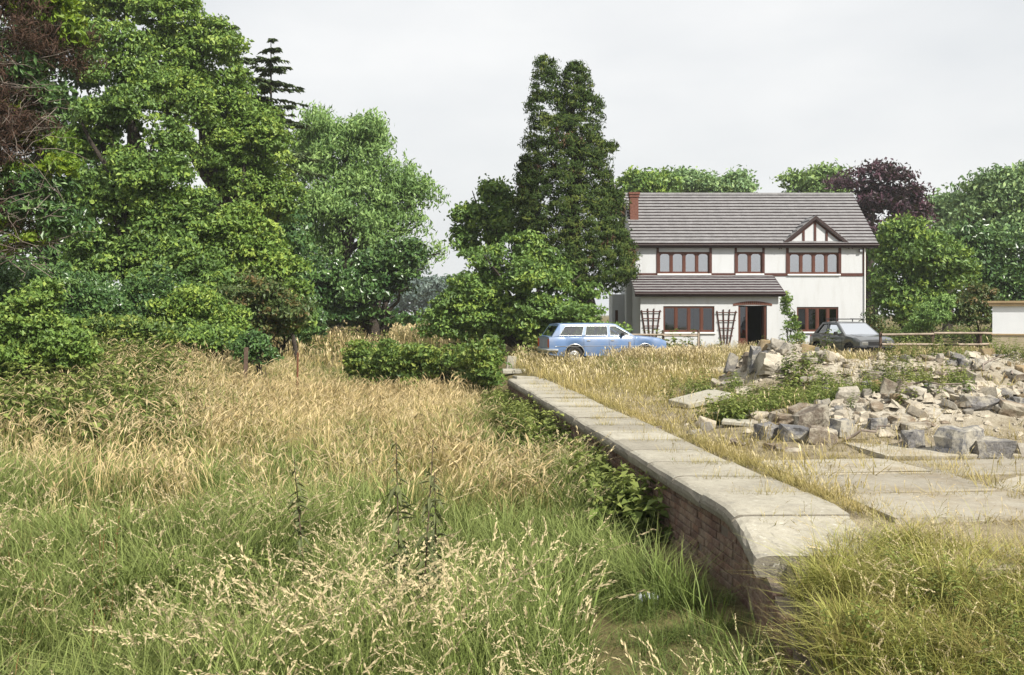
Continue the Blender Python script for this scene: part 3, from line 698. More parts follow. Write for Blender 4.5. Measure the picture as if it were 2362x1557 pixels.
def build_trees():
    # far hazy trees closing the old line
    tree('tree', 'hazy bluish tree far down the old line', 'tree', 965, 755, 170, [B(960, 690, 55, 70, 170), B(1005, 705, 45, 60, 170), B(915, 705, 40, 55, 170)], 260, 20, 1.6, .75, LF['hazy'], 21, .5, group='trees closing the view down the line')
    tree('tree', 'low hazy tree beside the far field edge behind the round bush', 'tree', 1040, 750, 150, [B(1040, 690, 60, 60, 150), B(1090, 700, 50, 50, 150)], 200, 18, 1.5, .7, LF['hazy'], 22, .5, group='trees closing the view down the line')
    # trees behind the house
    Y = 80
    tree('tree', 'leafy green tree behind the chimney and the cypress', 'tree', 1470, 740, Y, [B(1490, 445, 85, 55, Y), B(1430, 480, 60, 70, Y), B(1530, 475, 70, 60, Y)], 420, 26, 1.1, .42, LF['syc'], 31, .4, group='trees behind the house')
    tree('tree', 'pale rounded ash tree above the middle of the roof', 'tree', 1640, 740, 92, [B(1630, 445, 90, 62, 92), B(1700, 455, 45, 50, 92), B(1580, 440, 55, 60, 92)], 420, 26, 1.3, .42, LF['far'], 32, .4, group='trees behind the house')
    tree('tree', 'small green tree top between the roof ridge and the copper beech', 'tree', 1860, 740, 88, [B(1870, 450, 65, 48, 88), B(1915, 450, 50, 50, 88)], 260, 24, 1.2, .42, LF['ash'], 33, .4, group='trees behind the house')
    tree('copper_beech', 'dark purple copper beech rising behind the house roof', 'tree', 2010, 740, 78, [B(2000, 450, 95, 62, 78), B(2075, 480, 70, 45, 78), B(1980, 530, 110, 90, 78), B(2100, 520, 50, 50, 78)], 620, 26, 1.1, .36, LF['beech'], 34, .5)
    # right of the house
    tree('tree', 'large pale green tree at the right edge of the view', 'tree', 2300, 760, 72, [B(2310, 450, 85, 60, 72), B(2360, 520, 110, 110, 72), B(2260, 480, 60, 55, 72), B(2400, 430, 90, 70, 72)], 620, 26, 1.1, .36, LF['far'], 41, .5, group='trees right of the house')
    tree('tree', 'blue green tree behind the white shed', 'tree', 2330, 760, 58, [B(2320, 610, 95, 95, 58), B(2250, 600, 60, 80, 58), B(2380, 680, 80, 80, 58), B(2290, 690, 70, 70, 58)], 620, 26, .9, .3, LF['holly'], 42, .35, group='trees right of the house')
    tree('tree', 'hazy tree in the gap between the copper beech and the pale tree', 'tree', 2185, 740, 95, [B(2180, 500, 55, 35, 95), B(2220, 540, 70, 60, 95), B(2150, 540, 50, 50, 95)], 240, 24, 1.3, .5, LF['far'], 43, .4, group='trees right of the house')
    tree('sycamore_tree', 'bright green sycamore beside the right gable of the house', 'tree', 2100, 780, 52, [B(2100, 590, 85, 75, 52), B(2170, 640, 85, 90, 52), B(2060, 650, 55, 80, 52), B(2110, 720, 90, 60, 52), B(2080, 545, 50, 40, 52)], 900, 26, .62, .24, LF['syc'], 44, .25, bot=.9)
    tree('shrub', 'pale willow shrub in front of the dark trees behind the fence', 'shrub', 2150, 780, 42, [B(2155, 730, 48, 40, 42), B(2120, 755, 35, 28, 42)], 200, 22, .3, .15, LF['willow'], 45, .05, group='shrubs behind the fence', asp=.4)
    tree('shrub', 'shrub with reddish shoot tips beside the white shed', 'shrub', 2255, 780, 42, [B(2255, 710, 35, 60, 42), B(2230, 740, 40, 45, 42), B(2275, 740, 28, 40, 42)], 240, 22, .3, .15, LF['redtip'], 46, .05, group='shrubs behind the fence')
    tree('shrub', 'straggly reddish shrub against the right corner of the house', 'shrub', 2025, 790, 45, [B(2022, 760, 22, 32, 45), B(2000, 745, 12, 30, 45)], 60, 14, .3, .13, LF['redtip'], 47, .04)
    # cypress
    Yc = 46
    bl = [B(1258, 165, 29, 36, Yc, .6), B(1260, 205, 36, 50, Yc, .75), B(1260, 255, 45, 55, Yc, .9), B(1327, 180, 28, 36, Yc, .6), B(1331, 215, 37, 45, Yc, .75), B(1340, 262, 52, 55, Yc, 1.0)]
    for t in np.linspace(0, 1, 9):
        v = 318 + t * 305; bl.append(B(1300 + 26 * t + 8 * math.sin(9 * t), v, 92 + 42 * t, 52, Yc, 1.6 + 1.1 * t))
    bl += [B(1408, 600, 60, 85, Yc, 1.4), B(1340, 640, 100, 60, Yc, 1.8), B(1402, 345, 24, 18, Yc, .5), B(1412, 470, 30, 40, Yc, .7), B(1225, 480, 30, 70, Yc, .7), B(1240, 590, 45, 60, Yc, .9)]
    T = tree('cypress_tree', 'tall twin topped dark cypress standing left of the house', 'tree', 1335, 790, Yc, bl, 3000, 26, .28, .2, LF['cyp'], 51, .45, asp=.26, inner=.1, droop=.45, up=.25, jitter=.42, tvar=.24, trunk_top=12.2, front=.4, lump=0, limbs=False, shell=(.8, 1.06), cave=3.0)
    r = np.random.default_rng(5); loc = np.array(T.location)
    ps, ax_, nr_, L_, W_, tt = crown([(b[0] - loc[0], b[1] - loc[1], b[2] - loc[2], b[3] * .97, b[4] * .97, b[5] * .97) for b in bl[6:]], 160, 20, .4, .3, 52, asp=.16, inner=.25, droop=.6, lump=0, shell=(.8, .98), cave=9)
    leaf_obj('brown_twigs', ps, ax_, nr_, L_, W_, tt, LF['cypb'], T)
    tree('cypress_tree', 'narrow dark young cypress tucked against the left flank of the tall one', 'tree', 1208, 790, 46.5, [B(1212, 470, 24, 90, 46.5, .5), B(1212, 400, 15, 40, 46.5, .35), B(1215, 560, 30, 70, 46.5, .6)], 260, 26, .3, .2, LF['cyp'], 53, .12, asp=.4, droop=.2, lump=0, cave=2)
    tree('sycamore_tree', 'loose leafed sycamore behind the cypress and the round bush', 'tree', 1130, 790, 50, [B(1150, 470, 45, 45, 50), B(1110, 520, 55, 45, 50), B(1080, 570, 45, 40, 50), B(1160, 550, 50, 60, 50)], 330, 26, .6, .27, LF['syc'], 54, .2)
    # broad round bush
    Yb = 43
    tree('round_bush', 'broad rounded green bush behind the blue car', 'bush', 1210, 785, Yb, [B(1200, 640, 130, 85, Yb, 2.2), B(1100, 690, 95, 75, Yb, 1.7), B(1310, 690, 95, 80, Yb, 1.8), B(1170, 730, 130, 55, Yb, 2.2), B(1050, 730, 55, 45, Yb, 1.2), B(1290, 740, 110, 45, Yb, 2), B(1140, 600, 70, 45, Yb, 1.4), B(1080, 765, 90, 35, Yb, 1.6), B(1220, 770, 110, 32, Yb, 1.8), B(1330, 765, 80, 30, Yb, 1.5)], 1250, 30, .5, .21, LF['syc'], 55, .2, flat=.55, up=.7, front=.5, bot=.9, cave=.9)
    # willow group down the line
    Yw = 60
    tree('willow_tree', 'pale feathery willow overhanging the far end of the trackbed', 'tree', 780, 770, Yw, [B(770, 340, 90, 80, Yw), B(840, 330, 80, 65, Yw), B(720, 400, 70, 100, Yw), B(880, 400, 85, 90, Yw), B(940, 450, 60, 60, Yw), B(800, 500, 110, 110, Yw), B(900, 560, 70, 120, Yw), B(720, 560, 70, 120, Yw), B(970, 590, 35, 40, Yw), B(1008, 580, 28, 35, Yw), B(985, 440, 40, 50, Yw), B(960, 520, 40, 40, Yw)], 1500, 30, .8, .34, LF['willow'], 61, .4, asp=.28, droop=.7, up=.3, flat=.9)
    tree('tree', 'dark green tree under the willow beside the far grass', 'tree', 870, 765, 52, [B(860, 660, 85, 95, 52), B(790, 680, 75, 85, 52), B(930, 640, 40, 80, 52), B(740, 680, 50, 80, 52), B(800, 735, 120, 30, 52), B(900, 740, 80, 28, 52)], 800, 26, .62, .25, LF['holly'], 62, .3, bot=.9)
    # left wood
    Y1 = 44
    tree('tree', 'tall yellow green broadleaf tree highest in the left wood', 'tree', 560, 770, Y1, [B(400, 50, 90, 90, Y1), B(490, 140, 80, 80, Y1), B(330, 10, 110, 90, Y1), B(545, 240, 60, 70, Y1), B(595, 330, 65, 75, Y1), B(200, 20, 110, 90, Y1), B(380, 150, 100, 90, Y1), B(420, 250, 90, 90, Y1), B(470, 270, 100, 110, Y1), B(620, 380, 75, 110, Y1), B(560, 420, 90, 120, Y1), B(640, 480, 55, 80, Y1), B(300, -30, 110, 90, Y1)], 2900, 26, .48, .2, LF['oak'], 71, .4, trunk_top=11.0, group='trees of the left wood', front=.4, cave=.6)
    tree('sycamore_tree', 'lush mid green sycamore in the middle of the left wood', 'tree', 330, 770, 36, [B(270, 160, 90, 100, 36), B(330, 260, 100, 100, 36), B(250, 320, 90, 110, 36), B(380, 380, 90, 100, 36), B(300, 460, 110, 110, 36), B(420, 520, 90, 100, 36), B(230, 480, 70, 100, 36), B(340, 600, 120, 100, 36), B(230, 620, 80, 90, 36)], 2900, 26, .4, .175, LF['syc'], 72, .35, group='trees of the left wood', front=.4, cave=.6)
    tree('hawthorn_tree', 'pale leafed hawthorn at the right end of the left wood', 'tree', 690, 770, 37, [B(590, 600, 85, 75, 37), B(540, 540, 70, 60, 37), B(640, 620, 55, 60, 37), B(660, 680, 50, 30, 37), B(500, 600, 60, 70, 37)], 620, 28, .5, .18, LF['oak'], 73, .08, group='trees of the left wood')
    tree('shrub', 'red tinged shrub at the foot of the left wood', 'shrub', 600, 790, 33, [B(570, 690, 75, 60, 33), B(640, 710, 60, 45, 33), B(520, 720, 55, 45, 33), B(600, 755, 70, 35, 33), B(680, 730, 40, 40, 33), B(540, 760, 60, 30, 33)], 620, 24, .36, .14, LF['redtip'], 74, .06, group='shrubs at the foot of the left wood', bot=.95)
    tree('holly_bush', 'dark glossy holly bush at the foot of the left wood', 'bush', 380, 790, 32, [B(390, 680, 80, 70, 32), B(310, 700, 80, 60, 32), B(450, 720, 60, 55, 32), B(340, 745, 90, 40, 32), B(250, 730, 60, 70, 32), B(390, 780, 90, 40, 32), B(290, 790, 90, 40, 32), B(470, 775, 60, 40, 32), B(210, 790, 60, 50, 32)], 820, 24, .36, .13, LF['holly'], 75, .08, group='shrubs at the foot of the left wood', bot=.95)
    tree('elder_bush', 'leafy pale elder bush rising from the grass at the left edge', 'bush', 80, 850, 22, [B(60, 740, 85, 75, 22), B(140, 790, 75, 65, 22), B(20, 800, 80, 70, 22), B(110, 690, 45, 40, 22), B(185, 815, 50, 45, 22), B(60, 840, 90, 45, 22), B(-20, 840, 60, 55, 22)], 760, 26, .25, .11, LF['elder'], 76, .05, bot=.95, jitter=1.0)
    tree('bramble_bush', 'low dark bramble bush around the short wooden post', 'bush', 600, 830, 27, [B(600, 815, 42, 42, 27), B(560, 815, 25, 32, 27)], 150, 22, .22, .11, LF['holly'], 77, .03, bot=.95)
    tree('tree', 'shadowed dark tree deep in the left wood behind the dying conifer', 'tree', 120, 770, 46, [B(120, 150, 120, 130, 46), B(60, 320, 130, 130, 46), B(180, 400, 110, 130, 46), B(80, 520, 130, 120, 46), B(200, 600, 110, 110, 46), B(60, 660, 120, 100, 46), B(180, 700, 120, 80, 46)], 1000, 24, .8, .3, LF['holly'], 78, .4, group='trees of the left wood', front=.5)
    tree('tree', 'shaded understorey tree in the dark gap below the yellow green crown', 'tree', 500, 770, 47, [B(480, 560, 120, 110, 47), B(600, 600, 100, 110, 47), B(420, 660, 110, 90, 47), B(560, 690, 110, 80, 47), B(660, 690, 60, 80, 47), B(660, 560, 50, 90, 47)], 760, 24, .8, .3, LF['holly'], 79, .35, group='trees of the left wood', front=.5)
    for (u, v, Y, ru, rv, mk, sd_, lab) in ((30, 690, 30, 110, 90, 'holly', 101, 'dark ivy clad thicket under the dying conifer'), (190, 700, 30, 90, 85, 'holly', 102, 'thick green thicket between the elder bush and the holly'), (460, 720, 32, 90, 60, 'oak', 103, 'pale green thicket at the foot of the middle of the left wood'), (300, 770, 29, 110, 35, 'bramble', 104, 'low bramble mound in front of the holly bush'), (650, 735, 35, 65, 45, 'syc', 105, 'green thicket closing the right end of the left wood'), (430, 640, 35, 110, 80, 'syc', 106, 'tall green thicket hiding the trunks of the left wood'), (600, 660, 39, 90, 90, 'holly', 107, 'dark thicket below the pale leafed hawthorn'), (500, 780, 29, 60, 25, 'syc', 108, 'low leafy mound left of the short wooden post'), (700, 740, 42, 45, 50, 'holly', 109, 'small dark thicket beside the far tan grass')):
        tree('thicket', lab, 'thicket', u, 800, Y, [B(u, v, ru, rv, Y), B(u - ru * .6, v + rv * .35, ru * .6, rv * .75, Y - .5), B(u + ru * .6, v + rv * .35, ru * .6, rv * .75, Y - .3), B(u, v + rv * .75, ru * .9, rv * .5, Y - .4)], int(220 + ru * rv / 30), 24, .34, .135 if Y < 33 else .17, LF[mk], sd_, .05, group='undergrowth along the left wood', front=.5, bot=.95, lump=9, jitter=1.0, tvar=.32)
    # bramble hedge across the track
    hb = []
    for t in np.linspace(0, 1, 9):
        u = 832 + 285 * t; Yh = 30.5 - 3.6 * t; hb.append(B(u, 846 + (8 if int(t * 8) % 2 else -6) - 6 * t, 42, 46 + 10 * t, Yh, .75))
    hb += [B(900, 880, 45, 28, 29.5, .6), B(1125, 858, 30, 42, 26.8, .6), B(1000, 880, 60, 30, 28.5, .6), B(1100, 880, 60, 40, 27.2, .6)]
    tree('bramble_hedge', 'overgrown bramble hedge growing across the old trackbed', 'hedge', 990, 900, 29, hb, 800, 26, .28, .125, LF['bramble'], 81, .03, flat=.6, bot=.95, jitter=1.0, cave=.8)
    tree('climbing_plant', 'green climbing plant on the wall right of the lean-to', 'plant', 1820, 795, 47.6, [B(1812, 720, 12, 30, 47.6, .25), B(1828, 755, 20, 35, 47.6, .3), B(1815, 690, 10, 14, 47.4, .2), B(1842, 785, 22, 16, 47.4, .3)], 130, 22, .2, .11, LF['elder'], 82, .03)
    # spruce tops behind the wood
    def spruce(label, u, vtop, vbot, Y, halfw, seed, lean=0):
        b = P(u, 770, Y); b.z = float(zg(b.x, b.y)); T = empty('spruce_tree', b); tag(T, label, 'tree', 'spruces behind the left wood')
        r = np.random.default_rng(seed); top = P(u, vtop, Y).z - b.z; z0 = P(u, vbot, Y).z - b.z; k = Y / F
        segs = [(np.array([(0, 0, 0), (0, 0, top * .5), (0, 0, top)]), [.25, .12, .02])]; ps, ax, nr = [], [], []
        z = top
        while z > z0 * .75:
            f = (top - z) / (top - z0); ln = (0.35 + halfw * k * min(1.25, f) ** .7) * r.uniform(.7, 1.15)
            for a in r.random(7) * 6.283:
                dv = np.array([math.cos(a), math.sin(a), 0]); L = ln * r.uniform(.6, 1.15); m = max(8, int(L * 26))
                t = np.sort(r.random(m)) ** .7
                pz_ = z + .1 * L * t - .35 * L * t ** 2 + .18 * L * t ** 3
                pp = dv[None] * (t * L)[:, None]; pp[:, 2] = pz_
                sidev = np.array([-dv[1], dv[0], 0]); sg = np.where(r.random(m) < .5, -1, 1)[:, None]
                spread = (1.15 - t)[:, None] * .28 * L * r.random((m, 1)) * sg
                pp = pp + sidev * spread; pp[:, 2] -= np.abs(spread[:, 0]) * .25
                ps.append(pp); ax.append(dv[None] * .7 + sidev * sg * .7 + np.array([0, 0, -.2]) + r.normal(size=(m, 3)) * .2); nr.append(np.array([0, 0, 1.]) + r.normal(size=(m, 3)) * .4)
                if z > z0 * .9: segs.append((np.stack([dv * 0 + [0, 0, z], dv * L * .5 + [0, 0, z - .03 * L], dv * L + [0, 0, z - .07 * L]]), [.04, .03, .008]))
            z -= r.uniform(.4, .65)
        ps, ax, nr = map(np.concatenate, (ps, ax, nr)); n = len(ps)
        leaf_obj('crown', ps, ax, nr, r.uniform(.3, .55, n), .15, np.clip(r.normal(.5, .25, n), 0, 1), LF['spruce'], T); wood('trunk', segs, MT['bark'], T, 5)
    spruce('tall dark spruce top jutting out of the left wood against the sky', 625, 92, 290, 52, 105, 91)
    spruce('shorter spruce tip showing between the tall spruce and the broadleaf crown', 535, 62, 270, 54, 80, 92)
    # half dead conifer at the left edge
    Yd = 26
    b = P(-30, 800, Yd); b.z = float(zg(b.x, b.y)); T = empty('half_dead_conifer', b); tag(T, 'half dead conifer with brown inner twigs and lime green tips at left edge', 'tree'); loc = np.array(b)
    rl = lambda L_: [(q[0] - loc[0], q[1] - loc[1], q[2] - loc[2], *q[3:]) for q in L_]
    main = [B(30, 60, 120, 130, Yd), B(70, 120, 110, 100, Yd), B(0, 250, 90, 120, Yd), B(40, 340, 90, 100, Yd), B(20, 480, 90, 100, Yd), B(50, 560, 90, 70, Yd), B(-30, 400, 110, 300, Yd)]
    q = crown(rl(main), 620, 26, .45, .34, 93, asp=.09, inner=.35, droop=.3, jitter=1.0, shell=(.7, .98)); leaf_obj('dead_twigs', *q, LF['dead'], T)
    q = crown(rl([B(15, 255, 60, 50, Yd), B(110, 330, 70, 45, Yd), B(30, 390, 45, 35, Yd), B(140, 390, 45, 45, Yd), B(50, 560, 60, 30, Yd), B(10, 520, 40, 30, Yd), B(30, 430, 40, 30, Yd), B(140, 40, 60, 50, Yd), B(30, 20, 60, 40, Yd), B(170, 90, 22, 50, Yd)]), 210, 24, .3, .2, 94, asp=.4, droop=.3, up=.6, flat=.35); leaf_obj('crown', *q, LF['lime'], T)
    q = crown(rl([B(60, 200, 60, 50, Yd), B(100, 470, 70, 60, Yd), B(30, 460, 60, 50, Yd), B(150, 540, 50, 60, Yd), B(120, 240, 40, 40, Yd)]), 220, 24, .35, .2, 95, asp=.4); leaf_obj('dark_foliage', *q, LF['holly'], T)
    segs = [(limb_pts((0, 0, 0), (-.3, 0, 9.5), 8, .1, 3), .3 * np.linspace(1, .3, 8))]; r = np.random.default_rng(8)
    wood('trunk', segs, MT['bark'], T)
    segs = []
    for k in range(60):
        z = r.uniform(3, 9); a = r.uniform(-1.2, .9); L = r.uniform(1, 2.6); e = np.array([math.cos(a) * L, math.sin(a) * L * -.8 - .6, z + r.uniform(-.2, .5)])
        pts = limb_pts((0, 0, z - .3), e, 6, .1, k); segs.append((pts, np.linspace(.022, .006, 6)))
        for j in range(3):
            p0 = pts[2 + j]; e2 = p0 + r.normal(size=3) * .45 + np.array([.2, -.2, 0]); segs.append((limb_pts(p0, e2, 4, .04, k * 7 + j), np.linspace(.01, .004, 4)))
    wood('bare_branches', segs, MT['deadwood'], T, 4)
build_trees()

# ------------------------------------------------------------------ grass and weeds (uncountable: one scattered object per kind)
def scatter(name, label, temps, mats, pts, sc, seed, tilt=0.15, lean=None, kind='stuff', parent=None):
    """temps: list of (V, F, h, rn, mi); pts: Nx3 world; sc: N. All tufts are joined into one mesh."""
    r = np.random.default_rng(seed); n = len(pts); org = pts.mean(0)
    a = r.random(n) * 6.283; tx = r.normal(0, tilt, n); ty = r.normal(0, tilt, n)
    if lean is not None: tx += lean[0]; ty += lean[1]
    pick = r.integers(0, len(temps), n); tuft = r.random(n); sx = np.asarray(sc) * r.uniform(.85, 1.2, n)
    V, Fq, h, rn, oi, mi, nv = [], [], [], [], [], [], 0
    for t, (v, f, hh, rr, mm) in enumerate(temps):
        i = np.nonzero(pick == t)[0]; m = len(i)
        if m == 0: continue
        c, s_ = np.cos(a[i])[:, None], np.sin(a[i])[:, None]; k = sx[i][:, None]; z = v[None, :, 2] * np.asarray(sc)[i][:, None]
        x = (v[None, :, 0] * c - v[None, :, 1] * s_) * k + z * tx[i][:, None]; y = (v[None, :, 0] * s_ + v[None, :, 1] * c) * k + z * ty[i][:, None]
        V.append((np.stack([x, y, z], -1) + (pts[i] - org)[:, None]).reshape(-1, 3))
        Fq.append((f[None] + (np.arange(m) * len(v))[:, None, None] + nv).reshape(-1, 4)); nv += m * len(v)
        h.append(np.tile(hh, m)); rn.append(np.tile(rr, m)); oi.append(np.repeat(tuft[i], len(v))); mi.append(np.tile(mm, m))
    o = mesh_np(name, np.concatenate(V), np.concatenate(Fq), mats, parent, mi=np.concatenate(mi), smooth=True,
                pt_attr={'h': ('FLOAT', np.concatenate(h)), 'rn': ('FLOAT', np.concatenate(rn)), 'oi': ('FLOAT', np.concatenate(oi))})
    o.location = org; tag(o, label, kind=kind); return o
def blades(r, n, h0, h1, rad, wd, bend, k=4, spread=0.35):       # n blades, k rows of two
    hh = r.uniform(h0, h1, n); a = r.random(n) * 6.283; rr = rad * np.sqrt(r.random(n)); b0 = np.stack([np.cos(a) * rr, np.sin(a) * rr, np.zeros(n)], 1)
    a2 = a + r.normal(0, .9, n); dr = np.stack([np.cos(a2), np.sin(a2), np.zeros(n)], 1); bd = bend * r.uniform(.2, 1.3, n); sp_ = spread * r.uniform(0, 1, n)
    sv = np.stack([-np.sin(a2 + r.normal(0, .5, n)), np.cos(a2), np.zeros(n)], 1)
    t = np.linspace(0, 1, k); V = np.zeros((n, k, 2, 3)); H = np.zeros((n, k, 2)); R_ = np.repeat(r.random(n), k * 2)
    for i, ti in enumerate(t):
        c = b0 + dr * ((sp_ * ti + bd * ti ** 2.4) * hh)[:, None]; c[:, 2] += hh * ti * (1 - .45 * bd * ti ** 2)
        w_ = wd * (1 - ti) ** .6 * (.6 + .8 * R_.reshape(n, -1)[:, 0]) + .0006
        V[:, i, 0] = c - sv * w_[:, None] * .5; V[:, i, 1] = c + sv * w_[:, None] * .5; H[:, i] = ti
    base = (np.arange(n) * k * 2)[:, None]; q = []
    for i in range(k - 1): q.append(base + np.array([[2 * i, 2 * i + 1, 2 * i + 3, 2 * i + 2]]))
    return V.reshape(-1, 3), np.concatenate(q), H.ravel(), R_
def heads(r, n, h0, h1, rad, stem_w, head_l, head_w, bend, lod=0):      # flowering stems with arching seed heads
    V, Fq, H, R_, MI = [], [], [], [], []; nv = 0; ks = (5, 3, 2)[lod]
    for i in range(n):
        hh = r.uniform(h0, h1); a = r.random() * 6.283; rr = rad * math.sqrt(r.random()); a2 = r.normal(0.0, 1.3); rn = r.random()
        d = np.array([math.cos(a2), math.sin(a2), 0]); b0 = np.array([math.cos(a) * rr, math.sin(a) * rr, 0]); bd = bend * r.uniform(.3, 1.2); hl = head_l * r.uniform(.7, 1.25)
        f = hl / hh
        def pt(t): t = np.asarray(t)[:, None]; return b0 + d * (.12 * t + bd * t ** 3.5) * hh + np.array([0, 0, 1.]) * hh * (t - .42 * bd * t ** 4)
        t = np.linspace(0 if lod < 2 else .4, 1 - f * .9, ks); p = pt(t); s_ = np.array([-d[1], d[0], 0]) * stem_w * .5
        v = np.stack([p - s_, p + s_], 1).reshape(-1, 3); q = np.array([[2 * j, 2 * j + 1, 2 * j + 3, 2 * j + 2] for j in range(ks - 1)])
        V.append(v); Fq.append(q + nv); nv += len(v); H.append(np.repeat(t * .7 + .2, 2)); R_.append(np.full(len(v), rn)); MI.append(np.zeros(ks - 1))
        wv = head_w * r.uniform(.7, 1.2)
        if lod == 0:
            m = 14; t = np.linspace(1 - f, .99, m); p = pt(t); tg = norm(np.gradient(p, axis=0)); an = r.random(m) * 6.283; ra = norm(np.cross(tg, np.stack([np.cos(an), np.sin(an), np.full(m, .3)], 1)))
            env = np.array(np.sin(np.linspace(.35, 2.9, m)))[:, None]; sl = wv * 1.35 * (.5 + env); ax = norm(tg * 1.0 + ra * .42); sd_ = norm(np.cross(ax, r.normal(size=(m, 3)))) * wv * .26
            v = np.stack([p, p + ax * sl * .5 + sd_, p + ax * sl, p + ax * sl * .5 - sd_], 1).reshape(-1, 3); q = np.arange(m * 4).reshape(-1, 4)
        else:
            p = pt([1 - f, 1 - f * .5, 1.0]); n1 = np.array([-d[1], d[0], 0]) * wv * .5; n2 = np.array([d[0] * .5, d[1] * .5, -.8]) * wv * .5
            v = np.stack([p[0], p[1] + n1, p[2], p[1] - n1, p[0], p[1] + n2, p[2], p[1] - n2]); q = np.array([[0, 1, 2, 3], [4, 5, 6, 7]])
            if lod == 2: v, q = v[:4], q[:1]
        V.append(v); Fq.append(q + nv); nv += len(v); H.append(np.ones(len(v))); R_.append(np.full(len(v), rn)); MI.append(np.ones(len(q)))
    return np.concatenate(V), np.concatenate(Fq), np.concatenate(H), np.concatenate(R_), np.concatenate(MI)
def join(*ts):
    V, Fq, H, R_, MI, nv = [], [], [], [], [], 0
    for t in ts:
        v, f, h, rn = t[:4]; mi = t[4] if len(t) > 4 else np.zeros(len(f))
        V.append(v); Fq.append(f + nv); nv += len(v); H.append(h); R_.append(rn); MI.append(mi)
    return tuple(np.concatenate(a) for a in (V, Fq, H, R_, MI))
def leafy(r, n, h, rad, L, W):                                   # broad-leaved weed: leaves on a few upright stems
    V, Fq, H, R_, nv = [], [], [], [], 0
    for s_ in range(n):
        a = r.random() * 6.283; b0 = np.array([math.cos(a), math.sin(a), 0]) * rad * math.sqrt(r.random()); hh = h * r.uniform(.55, 1.15); tl = r.normal(0, .15, 2); rn = r.random()
        m = max(4, int(hh / (L * .55))); 
        for j in range(m * 2):
            t = (j // 2 + .6) / m; p = b0 + np.array([tl[0] * t * hh, tl[1] * t * hh, hh * t]); an = (j % 2) * 3.1416 + (j // 2) * 1.6 + r.normal(0, .3); l_ = L * (1.15 - .6 * t) * r.uniform(.7, 1.2)
            d = np.array([math.cos(an), math.sin(an), r.uniform(-.35, .35)]); sd_ = np.array([-math.sin(an), math.cos(an), r.normal(0, .2)]) * W / L * l_ * .5
            v = np.stack([p, p + d * l_ * .5 + sd_ + [0, 0, .1 * l_], p + d * l_ - np.array([0, 0, .25 * l_]), p + d * l_ * .5 - sd_ + [0, 0, .1 * l_]])
            V.append(v); Fq.append(np.array([[0, 1, 2, 3]]) + nv); nv += 4; H.append(np.full(4, t)); R_.append(np.full(4, np.clip(rn + r.normal(0, .25), 0, 1)))
        s2 = np.array([.004, 0, 0]); e = b0 + np.array([tl[0] * hh, tl[1] * hh, hh]); v = np.stack([b0 - s2, b0 + s2, e + s2 * .4, e - s2 * .4]); V.append(v); Fq.append(np.array([[0, 1, 2, 3]]) + nv); nv += 4; H.append(np.full(4, .3)); R_.append(np.full(4, rn))
    V = np.concatenate(V); Fq = np.concatenate(Fq); return V, Fq, np.concatenate(H), np.concatenate(R_), np.zeros(len(Fq))

GM = {}
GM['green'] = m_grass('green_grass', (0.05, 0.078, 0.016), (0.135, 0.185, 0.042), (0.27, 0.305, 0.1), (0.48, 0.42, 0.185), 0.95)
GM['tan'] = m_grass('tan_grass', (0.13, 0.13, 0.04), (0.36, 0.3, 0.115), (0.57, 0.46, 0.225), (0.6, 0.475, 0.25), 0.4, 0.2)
GM['head'] = m_grass('straw_seed_head', (0.44, 0.37, 0.2), (0.46, 0.385, 0.215), (0.49, 0.41, 0.24), (0.36, 0.27, 0.14), 0.8, trans=0.2)
GM['headfine'] = m_grass('pale_straw_seed_head', (0.46, 0.37, 0.19), (0.51, 0.41, 0.22), (0.56, 0.455, 0.26), (0.42, 0.32, 0.16), 0.7, trans=0.2)
GM['dry'] = m_grass('dry_platform_grass', (0.117, 0.117, 0.035), (0.289, 0.250, 0.086), (0.437, 0.359, 0.140), (0.468, 0.367, 0.156), 0.45)
GM['weed'] = m_grass('weed_leaf', (0.062, 0.101, 0.023), (0.125, 0.172, 0.039), (0.203, 0.234, 0.062), (0.296, 0.281, 0.094), 0.75)
GM['shade'] = m_grass('lush_grass', (0.035, 0.06, 0.014), (0.1, 0.145, 0.032), (0.19, 0.225, 0.06), (0.36, 0.33, 0.12), 0.95)
GM['tuss'] = m_grass('tussock_grass', (0.09, 0.105, 0.025), (0.28, 0.295, 0.07), (0.46, 0.44, 0.14), (0.56, 0.46, 0.2), 0.65, 1.2)
GM['dock'] = m_grass('rusty_dock_seed', (0.125, 0.062, 0.023), (0.187, 0.086, 0.035), (0.218, 0.109, 0.047), (0.156, 0.062, 0.027), 0.6)
RG = np.random.default_rng(77)
def area_pts(n, x0, x1, y0, y1, dens=None, seed=1, ybias=1.0):
    r = np.random.default_rng(seed); out = np.zeros((0, 2)); 
    while len(out) < n:
        x = r.uniform(x0, x1, n * 3); y = y0 + (y1 - y0) * r.random(n * 3) ** ybias
        p = np.ones(len(x)) if dens is None else dens(x, y); k = r.random(len(x)) < p; out = np.concatenate([out, np.stack([x[k], y[k]], 1)])
        if k.mean() < .002: break
    out = out[:n]; return np.column_stack([out, zg(out[:, 0], out[:, 1]) - .02])
def vnoise(x, y, s, seed=0):
    f = np.zeros_like(x)
    for i in range(5):
        a = math.sin(seed * 12.9 + i * 78.2) * 6; b = math.cos(seed * 3.7 + i * 41.3) * 6; k = s * (1 + .7 * i)
        f += np.sin(x * k * math.cos(a) + y * k * math.sin(a) + b) / (1 + .5 * i)
    return .5 + f / 5.2
inview = lambda x, y, m=1.0: np.abs(x) < y * .53 + m
